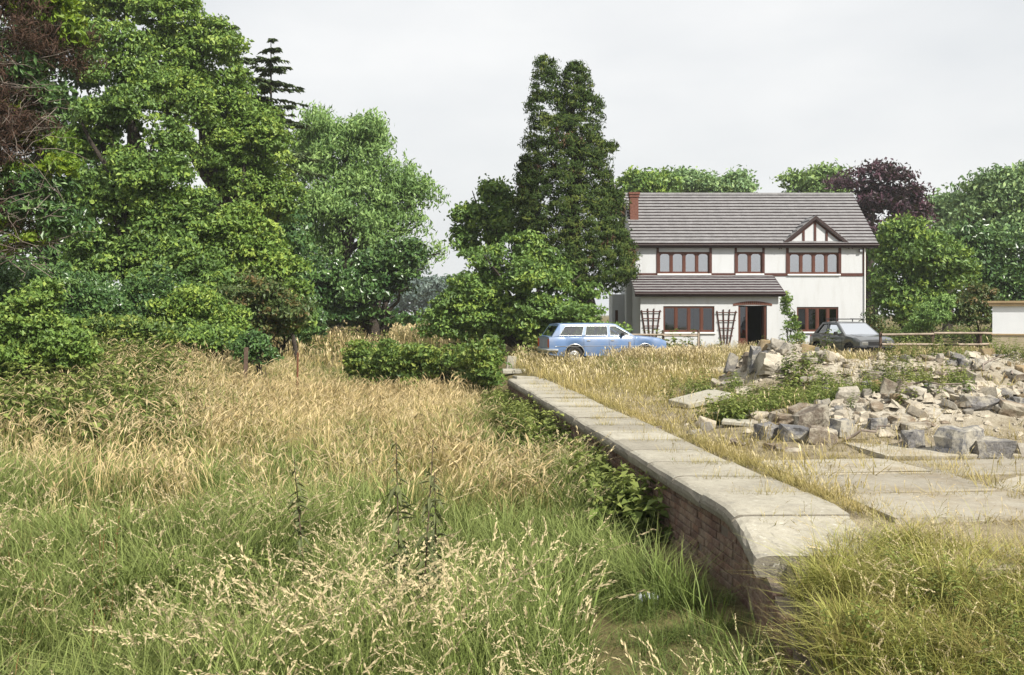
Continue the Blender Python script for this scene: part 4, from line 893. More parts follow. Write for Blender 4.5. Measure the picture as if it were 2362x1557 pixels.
def build_grass():
    r = RG
    sof = lambda x, y: x - xe(np.minimum(y, 40))
    T_green = [join(blades(r, 36, .28, .74, .17, .0105, .65, 3)) for _ in range(7)]
    T_greenm = [join(blades(r, 20, .28, .66, .2, .017, .55, 3)) for _ in range(6)]
    T_tall = [join(blades(r, 9, .3, .7, .13, .009, .5, 4), heads(r, 4, .6, 1.0, .16, .0035, .17, .018, .42)) for _ in range(8)]
    T_tallm = [join(blades(r, 6, .3, .65, .15, .013, .5, 3), heads(r, 5, .55, .9, .2, .005, .17, .022, .4, 1)) for _ in range(6)]
    T_fine = [join(blades(r, 13, .25, .6, .2, .014, .4, 3), heads(r, 7, .5, .8, .22, .006, .17, .02, .3, 1)) for _ in range(6)]
    T_finef = [join(blades(r, 10, .3, .65, .32, .03, .4, 2), heads(r, 8, .5, .85, .35, .012, .2, .035, .3, 2)) for _ in range(6)]
    T_dry = [join(blades(r, 15, .05, .22, .15, .009, .8, 2), heads(r, 2, .15, .3, .1, .004, .06, .012, .3, 2)) for _ in range(6)]
    T_shade = [join(blades(r, 32, .2, .6, .18, .011, .9, 3)) for _ in range(5)]
    T_shadem = [join(blades(r, 24, .2, .6, .2, .014, .9, 3)) for _ in range(5)]
    T_weeds = [leafy(r, 5, .34, .17, .065, .033) for _ in range(6)]
    T_weed = [leafy(r, 5, .38, .16, .11, .06) for _ in range(5)]
    tanness = lambda x, y: np.clip(sstep(10, 17, y + 7 * (vnoise(x, y, .8, 44) - .5)) * sstep(34, 27, y) * (.5 + 1.3 * (vnoise(x, y, .45, 3) - .48)) + .3 * (vnoise(x, y, .9, 5) - .5) - .5 * sstep(-2.2, -.2, sof(x, y)) - .35 * sstep(4, 9, -x) * sstep(18, 10, y), 0, 1)
    left = lambda x, y: (sof(x, y) < -.15 - .5 * sstep(7, 10, y) * sstep(16, 11, y)) & inview(x, y) & ~((np.abs(x - .95) < .55) & (y < 8.2) & (y > 5.6) & (x > .45))
    hv = lambda p: .62 + .72 * vnoise(p[:, 0], p[:, 1], 1.5, 41)
    fl = lambda p: (.9 * (vnoise(p[:, 0], p[:, 1], .9, 42) - .5), .9 * (vnoise(p[:, 0], p[:, 1], .8, 43) - .5))
    # the bare hollow by the wall foot keeps only a little grass
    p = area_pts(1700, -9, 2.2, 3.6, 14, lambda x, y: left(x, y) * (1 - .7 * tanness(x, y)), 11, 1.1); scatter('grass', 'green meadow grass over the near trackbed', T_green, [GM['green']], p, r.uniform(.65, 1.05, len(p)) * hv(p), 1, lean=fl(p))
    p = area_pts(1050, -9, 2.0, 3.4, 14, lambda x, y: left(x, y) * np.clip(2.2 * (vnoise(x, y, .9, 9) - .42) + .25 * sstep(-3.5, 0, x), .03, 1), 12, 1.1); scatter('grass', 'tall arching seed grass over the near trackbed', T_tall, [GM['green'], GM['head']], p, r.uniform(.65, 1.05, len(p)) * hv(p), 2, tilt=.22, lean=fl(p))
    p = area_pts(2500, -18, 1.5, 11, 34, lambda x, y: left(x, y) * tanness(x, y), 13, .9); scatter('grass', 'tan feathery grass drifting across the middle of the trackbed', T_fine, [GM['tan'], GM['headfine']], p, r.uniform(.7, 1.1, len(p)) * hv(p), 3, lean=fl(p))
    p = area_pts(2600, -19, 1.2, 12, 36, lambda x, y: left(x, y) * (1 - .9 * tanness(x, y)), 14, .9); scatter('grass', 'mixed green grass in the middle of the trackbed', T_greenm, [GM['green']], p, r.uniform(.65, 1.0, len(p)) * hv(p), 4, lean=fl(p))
    p = area_pts(1200, -18, .8, 12, 34, lambda x, y: left(x, y) * 1.0, 15, .9); scatter('grass', 'scattered tall seed stems in the middle of the trackbed', T_tallm, [GM['tan'], GM['head']], p, r.uniform(.7, 1.0, len(p)), 5)
    p = area_pts(2600, -34, 6, 33, 90, lambda x, y: inview(x, y, 3) * (sof(x, y) < -1.0), 16, .8); scatter('grass', 'tan grass of the far field beyond the hedge', T_finef, [GM['tan'], GM['headfine']], p, r.uniform(.9, 1.4, len(p)), 6)
    p = area_pts(950, -1.5, 2.0, 6.8, 26, lambda x, y: (sof(x, y) < .07 - .5 * sstep(16, 12, y)) & (sof(x, y) > -.35 - .9 * vnoise(x, y, .9, 2)) & (y > 8.2), 17, .85); scatter('grass', 'lush shaded grass along the foot of the platform wall', T_shadem, [GM['shade']], p, r.uniform(.3, .7, len(p)), 7)
    p = area_pts(420, -1.5, 2.0, 10.5, 26, lambda x, y: (sof(x, y) < .02) & (sof(x, y) > -.6) & (vnoise(x, y, 1.1, 12) > .5), 18, .8); scatter('weeds', 'leafy weeds along the foot of the platform wall', T_weed, [GM['weed']], p, r.uniform(.6, 1.5, len(p)), 8)
    p = area_pts(350, .0, 2.0, 4.6, 9.0, lambda x, y: (sof(x, y) < .05) & (sof(x, y) > -1.6) & (vnoise(x, y, 1.3, 8) > .35), 19); scatter('grass', 'thin trodden grass in the hollow by the wall end', T_shade, [GM['shade']], p, r.uniform(.25, .5, len(p)), 9)
    p = area_pts(900, -17, -4.5, 17, 34, lambda x, y: inview(x, y) * sstep(.30, .42, -x / y) * (vnoise(x, y, .7, 13) > .3), 31); scatter('weeds', 'tall leafy weeds below the left wood', T_weed, [GM['shade']], p, r.uniform(1.2, 2.6, len(p)), 20)
    p = area_pts(900, -17, -4.0, 16, 34, lambda x, y: inview(x, y) * sstep(.2, .3, -x / y), 32); scatter('grass', 'tall mixed grass on the bank below the left wood', T_tallm, [GM['green'], GM['head']], p, r.uniform(.9, 1.3, len(p)), 21)
    p = area_pts(230, -6, 1.2, 4.6, 13, lambda x, y: left(x, y) * (vnoise(x, y, 1.1, 14) > .55), 33); scatter('weeds', 'broad leaved weeds in the near meadow', T_weeds, [GM['shade']], p, r.uniform(.5, .95, len(p)), 22)
    p = area_pts(90, -5, -1.0, 4.6, 9, lambda x, y: left(x, y) * (x < -y * .22) * (vnoise(x, y, 1.3, 45) > .45), 36); scatter('weeds', 'dark leafy weeds low at the left foreground', T_weed, [GM['shade']], p, r.uniform(.6, 1.1, len(p)), 25)
    # platform side
    onp = lambda x, y: (sof(x, y) > 1.08) & inview(x, y)
    mort = lambda x, y: np.max([np.exp(-((x - a) / (rx * .9)) ** 2 - ((y - b) / (ry * .9)) ** 2) * (1 if b < 18 or a < 6 else .6) for a, b, h, rx, ry in MOUNDS], axis=0)
    p = area_pts(4200, 1, 18, 8.5, 36, lambda x, y: onp(x, y) * (1 - np.clip(1.25 * mort(x, y), 0, 1)) * (.05 + .95 * sstep(11.5, 15, y + 2.2 * sstep(3.4, 2.0, sof(x, y)))) * (.3 + .7 * vnoise(x, y, .9, 4)), 21, .9); scatter('grass', 'short dry grass over the platform', T_dry, [GM['dry'], GM['head']], p, r.uniform(.8, 1.7, len(p)), 10)
    p = area_pts(2600, 0, 20, 22, 46, lambda x, y: (sof(x, y) > .9) & inview(x, y) & ~((x > 2.2) & (x < 5.8) & (y > 33.2) & (y < 37)), 22, .9); scatter('grass', 'taller dry grass in front of the house and cars', T_finef, [GM['dry'], GM['head']], p, r.uniform(.4, .8, len(p)), 11)
    p = area_pts(900, 2.5, 18, 14, 33, lambda x, y: onp(x, y) * np.clip(3.0 * (vnoise(x, y, .55, 6) - .52), 0, 1) * (1 - .45 * (mort(x, y) > .55)) * (sof(x, y) > 3.2) * (np.hypot(x - 3.3, y - 17.6) > 1.3), 23, .8); scatter('weeds', 'leafy green weeds among the rubble', T_weeds, [GM['weed']], p, r.uniform(.6, 1.3, len(p)), 12)
    p = area_pts(260, 3.0, 8.0, 14.5, 20.5, lambda x, y: np.clip(1.6 * (vnoise(x, y, 1.0, 21) - .35), 0, 1) * np.exp(-((x - 5.3) / .9) ** 2 - ((y - 18.3) / 1.6) ** 2) + .12 * (vnoise(x, y, 1.4, 22) > .6), 34); scatter('weeds', 'bright leafy weeds in front of the left rubble heap', T_weed, [GM['weed']], p, r.uniform(.7, 1.25, len(p)), 23)
    p = area_pts(110, -1.5, 2.0, 10.8, 22, lambda x, y: (sof(x, y) < -.02) & (sof(x, y) > -.5), 35, .9); scatter('weeds', 'tall herbs leaning on the platform wall', T_weed, [GM['weed']], p, r.uniform(1.2, 2.1, len(p)), 24)
    p = area_pts(260, 2.6, 6.6, 32.2, 34.6, lambda x, y: sstep(2.8, 4.6, x), 37); scatter('grass', 'tall dry grass along the near side of the blue car', T_finef, [GM['dry'], GM['head']], p, r.uniform(.7, .95, len(p)), 26)
    # joints of coping and paving
    pts = []
    for k in range(900):
        y = r.uniform(8.6, 24); sx = 1.08 + abs(r.normal(0, .09)) if r.random() < .7 else r.uniform(.25, 1.05)
        if sx < 1.0:
            y = 8.42 + round((y - 8.42) / .96) * .96
        pts.append((float(xe(y)) + sx, y, float(zp(y)) - .03))
    for k in range(420):
        y = 7.3 + r.integers(0, 6) * 1.15 + r.normal(0, .06); sx = r.uniform(1.4, 8); y = max(y, 8.0); pts.append((float(xe(y)) + sx, y, float(zg(float(xe(y)) + sx, y)) - .01))
    for k in range(500):
        y = r.uniform(8.4, 13); sx = 1.3 + r.choice([0, 1.9, 3.7, 5.5]) + r.normal(0, .12); pts.append((float(xe(y)) + sx, y, float(zg(float(xe(y)) + sx, y)) - .01))
    p = np.array(pts); scatter('grass', 'tufts growing in the slab joints', T_dry, [GM['dry'], GM['head']], p, r.uniform(.35, .85, len(p)), 13)
    # grassy mound at the platform end, near right
    near = lambda x, y: (sof(x, y) > .1) & (y < 8.0 - .25 * np.clip(sof(x, y) - 1.0, 0, 1.5) + .4 * vnoise(x, y, 1.5, 7) - .9 * sstep(.9, .2, sof(x, y))) & inview(x, y, .3)
    p = area_pts(620, 1.6, 5.5, 4.2, 8.3, lambda x, y: near(x, y) * (vnoise(x, y, 1.6, 11) > .38), 24); scatter('grass', 'yellow green tussock grass at the platform end', T_shade, [GM['tuss']], p, r.uniform(.25, .8, len(p)), 14, tilt=.45)
    p = area_pts(260, 1.6, 5.5, 4.2, 8.2, near, 25); scatter('grass', 'long arching blades at the platform end', T_green, [GM['dry']], p, r.uniform(.3, .6, len(p)), 15, tilt=.6)
    p = area_pts(160, 1.7, 5.5, 4.4, 8.3, near, 29); scatter('grass', 'straw seed stems at the platform end', T_tall, [GM['tuss'], GM['head']], p, r.uniform(.35, .65, len(p)), 19, tilt=.3)
    p = area_pts(100, 2.2, 5.5, 4.6, 8.2, lambda x, y: near(x, y) * (vnoise(x, y, 1.2, 3) > .45), 26); scatter('weeds', 'grey green weeds standing at the platform end', T_weeds, [GM['weed']], p, r.uniform(.4, 1.0, len(p)), 16)
    # background verges
    p = area_pts(800, -40, 40, 36, 75, lambda x, y: inview(x, y, 4) * ~((x > 5) & (x < 18) & (y > 45.5) & (y < 57)), 27, .7); scatter('weeds', 'rough undergrowth below the trees', T_weed, [GM['shade']], p, r.uniform(1.5, 3.0, len(p)), 17)
    # rusty dock spikes on the left
    T_dock = [heads(r, 4, .7, 1.05, .12, .006, .42, .014, .05) for _ in range(5)]
    for t in T_dock: t[4][:] = 0
    p = area_pts(16, -6, -1.2, 5.2, 9, lambda x, y: left(x, y) * (x < -y * .4), 28); scatter('weeds', 'rusty brown dock spikes at the left', T_dock, [GM['dock']], p, r.uniform(.7, 1.0, len(p)), 18)
build_grass()

# ------------------------------------------------------------------ rubble
def stone_mesh(name, m, w_, d_, h_, seed, rough=0.16, extra=6, detail=False):
    r = random.Random(seed); bm = bmesh.new()
    for sx in (-1, 1):
        for sy in (-1, 1):
            for sz in (-1, 1): bm.verts.new((sx * (1 - r.random() * rough * 1.6), sy * (1 - r.random() * rough * 1.6), sz * (1 - r.random() * rough * 1.6)))
    for k in range(extra):
        v = [r.uniform(-1, 1) for _ in range(3)]; a = r.randrange(3); v[a] = r.choice((-1, 1)) * r.uniform(.92, 1.08); bm.verts.new(v)
    bmesh.ops.convex_hull(bm, input=bm.verts[:])
    bmesh.ops.delete(bm, geom=[v for v in bm.verts if not v.link_faces], context='VERTS')
    bmesh.ops.dissolve_limit(bm, angle_limit=math.radians(9), verts=bm.verts[:], edges=bm.edges[:])
    if detail:
        bmesh.ops.triangulate(bm, faces=bm.faces[:]); bmesh.ops.subdivide_edges(bm, edges=bm.edges[:], cuts=2, use_grid_fill=True)
        for v in bm.verts: q = v.co * 1.3 + Vector((seed * 1.7, 0, seed)); v.co *= 1 + .2 * mnoise.noise(q) + .1 * mnoise.noise(q * 3.1)
    for v in bm.verts: v.co = Vector((v.co.x * w_ / 2, v.co.y * d_ / 2, v.co.z * h_ / 2))
    if not detail: bmesh.ops.bevel(bm, geom=bm.edges[:], offset=min(w_, d_, h_) * .045, segments=1, affect='EDGES')
    bmesh.ops.recalc_face_normals(bm, faces=bm.faces)
    bmesh.ops.triangulate(bm, faces=bm.faces[:])
    me = bpy.data.meshes.new(name); bm.to_mesh(me); bm.free(); me.materials.append(m); return me
def put_stone(name, label, cat, m, u0, u1, v0, v1, seed, group=None, depth=None, tilt=(0, 0), rz=None, rough=.16, off=0.0, sink=.12):
    g = hit((u0 + u1) / 2, v1, off); k = g.y / F; w_ = (u1 - u0) * k; h_ = (v1 - v0) * k; r = random.Random(seed)
    d_ = depth if depth else w_ * r.uniform(.6, .9)
    o = bpy.data.objects.new(name, stone_mesh(name, m, w_, d_, h_ * (1 + sink), seed, rough, detail=w_ > .22)); link(o)
    o.location = (g.x, g.y + d_ * .35, EYE - (v1 - VH) * k + h_ * (.5 - sink * .5)); o.rotation_euler = (tilt[0], tilt[1], r.uniform(-.5, .5) if rz is None else rz)
    tag(o, label, cat, group); return o
def build_rubble():
    SL, BR, PA, OC = MT['slate'], MT['brownstone'], MT['pale'], MT['ochre']
    G = 'stones of the demolished building'
    L = [
     ('squared dark grey stone at the left end of the front row of rubble', SL, 1748, 1802, 979, 1014, (0, 0), .5),
     ('dark grey block lying second along the front row of rubble', SL, 1806, 1870, 980, 1020, (0, .04), -.2),
     ('wedge of brown stone with a pale flat top in the front row', BR, 1870, 1938, 990, 1026, (.05, .12), -.35),
     ('long brown slab propped up steeply behind the front stones', BR, 1832, 1918, 944, 996, (0, -.42), .2),
     ('upright dark rounded block beside the leafy weed in the rubble', SL, 1917, 1974, 966, 1010, (0, .05), .6),
     ('grey stone half buried in pale mortar behind the leafy weed', SL, 2004, 2046, 962, 991, (0, 0), .1),
     ('flat brown stone with a pale face in the mortar spread', BR, 2058, 2118, 962, 983, (0, .05), 0),
     ('squarish brown block in front of the flat brown stone', BR, 2088, 2148, 974, 1004, (.05, -.04), .15),
     ('rough grey cube standing alone at the foot of the mortar spread', SL, 2084, 2138, 992, 1038, (0, .1), .5),
     ('largest squared grey building block at the front of the rubble', SL, 2162, 2290, 984, 1052, (0, .03), .62),
     ('blue grey boulder leaning against the largest block', SL, 2256, 2344, 1014, 1058, (0, .06), -.2),
     ('pale grey stone at the right edge of the front row', PA, 2336, 2392, 1020, 1054, (0, 0), .3),
     ('long dark topped stone high on the right of the mortar spread', SL, 2218, 2320, 914, 946, (0, .06), .1),
     ('brown stone tipped forward at the right edge of the mortar spread', BR, 2308, 2366, 926, 962, (.2, .2), -.3),
     ('dark stone at the far right edge behind the tipped one', SL, 2340, 2390, 918, 944, (0, .1), .2),
     ('dark purple grey block perched on the back of the mortar spread', SL, 1896, 1938, 893, 920, (0, 0), .2),
     ('pale mortar covered block next to the perched dark block', PA, 1934, 1988, 888, 927, (.1, .1), -.2),
     ('ochre faced stone in the middle of the rubble', OC, 2004, 2036, 876, 904, (.1, .3), .5),
     ('dark stone wedged left of the ochre faced stone', SL, 1990, 2014, 878, 908, (0, -.3), .3),
     ('brown bridging slab resting above the ochre faced stone', BR, 1996, 2052, 856, 876, (.1, .08), 0),
     ('pinkish brown stone right of the ochre faced stone', BR, 2036, 2070, 874, 912, (0, .3), -.4),
     ('brown wedge stone behind the flat pale grey stone', BR, 2068, 2108, 880, 910, (.1, .3), .2),
     ('flat pale grey stone sloping down to the mortar spread', PA, 2098, 2144, 893, 916, (.1, .25), 0),
     ('tall pale mortar topped wall stump crowning the left rubble heap', PA, 1742, 1822, 812, 868, (-.1, .28), .35),
     ('dark upright end stone of the wall stump', SL, 1730, 1756, 798, 862, (0, .1), .2),
     ('narrow brown stone standing left of the wall stump', BR, 1713, 1733, 810, 854, (0, .08), 0),
     ('grey stone at the left flank of the rubble heap', SL, 1676, 1700, 816, 860, (0, .3), .1),
     ('pale stone lying out in the grass left of the heap', PA, 1642, 1680, 846, 868, (0, -.35), .2),
     ('greyish stone on the very top of the rubble heap', PA, 1776, 1812, 781, 806, (0, .25), .2),
     ('pale stone slipping off the right of the heap top', PA, 1804, 1830, 789, 820, (0, .7), 0),
     ('brown stone under the propped slab', BR, 1780, 1838, 956, 982, (0, .1), .3),
     ('pointed stone behind the propped slab', BR, 1820, 1872, 934, 962, (.1, -.25), .4),
     ('small dark stone behind the propped slab', SL, 1880, 1902, 922, 940, (0, 0), .4),
     ('white stone beside the sawn log on the back heap', PA, 2163, 2180, 815, 832, (0, 0), .4),
     ('large pale block lying on the back heap', PA, 2232, 2274, 862, 892, (.2, .3), .4),
     ('grey block on the crest of the back heap below the shed', PA, 2250, 2286, 826, 858, (0, .3), .2),
     ('grey stone on the crest of the back heap left of the shed', SL, 2212, 2244, 824, 848, (.1, .1), .2),
    ]
    for i, (lab, m, a, b, c, d, t, rz) in enumerate(L):
        if d < 880: # upper heaps stand on their mounds
            pass
        put_stone('rubble_stone', lab, 'stone', m, a, b, c, d, 300 + i, G, tilt=t, rz=rz, rough=.22 if m in (SL, BR) else .36)
    # countless-looking smaller stones, each its own object, alike within each heap
    heaps = [('small broken stone lying in the pale mortar spread', 5.7, 14.6, 1.9, 1.1, 104, 'small stones in the mortar spread'), ('small broken stone on the left rubble heap', 5.9, 21.2, 1.2, 1.0, 46, 'small stones on the left heap'), ('small broken stone on the back heap below the shed', 9.8, 20.3, 1.9, 1.0, 80, 'small stones on the back heap'), ('small broken stone on the slope between the heaps', 7.0, 18.5, 1.5, 1.2, 26, 'small stones between the heaps')]
    r = random.Random(8); meshes = [stone_mesh('rubble_stone', m, r.uniform(.8, 1.3), r.uniform(.6, 1), r.uniform(.35, .8), 900 + i, .38, 5) for i, m in enumerate([SL, BR, PA, PA, BR, PA, PA, OC, SL, PA])]
    AN = [(P_[0], P_[1], n_) for P_, n_ in (((2226, 1030), 'the largest squared grey block'), ((2300, 1040), 'the blue grey boulder'), ((1875, 975), 'the propped brown slab'), ((2110, 1020), 'the rough grey cube'), ((2020, 892), 'the ochre faced stone'), ((1790, 840), 'the pale wall stump'), ((1794, 795), 'the stone on the heap top'), ((1917, 908), 'the perched dark block'), ((2268, 932), 'the long dark topped stone'), ((2190, 812), 'the sawn log'), ((2253, 880), 'the large pale block of the back heap'), ((1945, 992), 'the upright rounded block'), ((2120, 906), 'the flat pale grey stone'), ((1775, 1000), 'the squared stone ending the front row'), ((2338, 948), 'the tipped brown stone'), ((2090, 975), 'the flat brown stone'))]
    smalls = []
    for lab, cx, cy_, rx, ry, n, g in heaps:
        for k in range(n):
            x, y = r.gauss(cx, rx * .75), r.gauss(cy_, ry * .75); s_ = r.uniform(.08, .3) * r.uniform(.7, 1.15) * (1 + .3 * (cy_ > 18))
            mi_ = r.randrange(10); o = bpy.data.objects.new('rubble_stone', meshes[mi_]); link(o); smalls.append((o, s_, ('grey', 'brown', 'pale', 'pale', 'brown', 'pale', 'pale', 'ochre', 'grey', 'pale')[mi_])); o.scale = (s_, s_, s_); o.rotation_euler = (r.uniform(-.4, .4), r.uniform(-.4, .4), r.uniform(0, 6.28)); o.location = (x, y, float(zg(x, y)) + s_ * .12); tag(o, lab, 'stone', g)
    bins = {}
    for o, s_, colour in smalls:             # name each small stone from the nearest stone one can find, counting outwards
        l = o.location; u, v = U0 + l.x / l.y * F, VH + (EYE - l.z) / l.y * F
        au, av, an = min(AN, key=lambda a: (a[0] - u) ** 2 + 3 * (a[1] - v) ** 2); du, dv = u - au, (v - av) * 1.7
        way = ('left from' if du < 0 else 'right from') if abs(du) > abs(dv) else ('up from' if dv < 0 else 'down from')
        bins.setdefault(('middling' if s_ > .2 else 'small', colour, way, an), []).append((du * du + dv * dv, o))
    ORD = 'first second third fourth fifth sixth seventh eighth ninth tenth eleventh twelfth'.split()
    for (size, colour, way, an), L_ in bins.items():
        for k, (_, o) in enumerate(sorted(L_, key=lambda t: t[0])): o['label'] = f'{size} {colour} stone, {ORD[min(k, 11)]} counting {way} {an}'
    # chips of mortar: uncountable
    rr = np.random.default_rng(4); V0 = np.array([[-1, -1, 0], [1, -1, 0], [1, 1, 0], [-1, 1, 0], [-.6, -.5, .9], [.6, -.6, .8], [.5, .6, 1], [-.6, .5, .7]]) * .5
    F0 = np.array([[4, 5, 6, 7], [0, 1, 5, 4], [1, 2, 6, 5], [2, 3, 7, 6], [3, 0, 4, 7]])
    for lab, mm, seed, n in (('pale mortar chips strewn over the rubble', MT['pale'], 5, 2600), ('dark stone chips strewn over the rubble', MT['brownstone'], 6, 600)):
        P_ = []
        for a, b, h, rx, ry in MOUNDS[:5]:
            m = int(n * (.45 if b < 18 else .2)); P_.append(np.stack([rr.normal(a, rx * .6, m), rr.normal(b, ry * .6, m)], 1))
        p = np.concatenate(P_); p = p[p[:, 0] > xe(p[:, 1]) + 1.4]; p = np.column_stack([p, zg(p[:, 0], p[:, 1]) - .01]); T = [(V0 * np.array([1, rr.uniform(.5, 1), rr.uniform(.4, .9)]) + rr.normal(size=V0.shape) * .07, F0, np.zeros(8), np.zeros(8), np.zeros(5)) for _ in range(6)]
        o = scatter('rubble_chips', lab, T, [mm], p, np.exp(rr.normal(-2.85, .6, len(p))), seed, .2)
        o.data.polygons.foreach_set('use_smooth', np.zeros(len(o.data.polygons), bool))
    # slabs lying on the grass
    def slab(name, label, u, v, ln, wd, th, rz, tilt, m=MT['slab'], cat='slab'):
        g = hit(u, v); bm = bmesh.new(); add_box(bm, -ln / 2, ln / 2, -wd / 2, wd / 2, 0, th, bev=.012); o = bm_obj(name, bm, m); o.location = (g.x, g.y, g.z + .02); o.rotation_euler = (tilt[0], tilt[1], rz); return tag(o, label, cat)
    slab('concrete_slab', 'long pale concrete slab lying tilted in the dry grass', 1615, 938, 1.15, .52, .1, .62, (.1, -.13)); bpy.data.objects['concrete_slab'].location.z += .08
    slab('concrete_slab', 'small flat concrete slab lying left of the front stones', 1700, 982, .42, .3, .06, -.3, (.05, .05))
    slab('concrete_slab', 'pale flat slab lying loose on the far end of the platform', 1186, 862, .75, .55, .12, .05, (.03, 0))
    slab('concrete_slab', 'cracked coping piece lying askew at the far platform end', 1212, 877, .6, .4, .08, .3, (0, .06))
    slab('board', 'pale weathered board lying in the grass of the trackbed', 1105, 962, 1.0, .12, .04, .35, (0, -.12), MT['fencewood'], 'board')
    g = hit(1178, 851); o = box('concrete_post', -.16, .16, -.05, .07, -.1, .44, MT['slab'], bev=.012); o.location = g; o.rotation_euler = (0, .1, .25); tag(o, 'short upright concrete marker at the far platform end', 'concrete post')
    # log, sticks
    g = hit(2190, 820); V, Fq = tube_arr([(0, 0, -.2), (.0, -.08, .22)], [.075, .075], 9); V2, F2 = tube_arr([(.0, -.08, .215), (0, -.083, .228)], [.07, .001], 9)
    T = empty('log', g); tag(T, 'short sawn log with a pale cut end on the back heap', 'log'); mesh_np('bark', V, Fq, MT['bark'], T, smooth=True); mesh_np('cut_face', V2, F2, m_plain('fresh_cut_wood', (.6, .45, .25)), T)
    rs = random.Random(3)
    for i, (u, v, ln, rz, lab) in enumerate([(2120, 905, 1.1, -.6, 'thin pale stick sloping across the weeds behind the ochre stone'), (2215, 872, .9, .4, 'bleached branch lying across the back heap'), (2300, 850, 1.2, .7, 'long bleached branch at the right edge of the back heap'), (2340, 868, 1.0, 1.0, 'grey branch rising past the right edge of the back heap'), (2205, 895, .8, .2, 'pale stick at the front foot of the back heap'), (2000, 1022, .55, -.35, 'curved stick lying on the ground before the rubble')]):
        g = hit(u, v); pts = limb_pts((-ln / 2, 0, .03), (ln / 2, .1, .12 + .1 * rs.random()), 6, .03, i); V, Fq = tube_arr(pts, np.linspace(.022, .01, 6), 5); o = mesh_np('stick', V, Fq, MT['deadwood'], smooth=True); o.location = g; o.rotation_euler = (0, rs.uniform(-.1, .1), rz); tag(o, lab, 'stick', 'loose sticks on the rubble')
build_rubble()

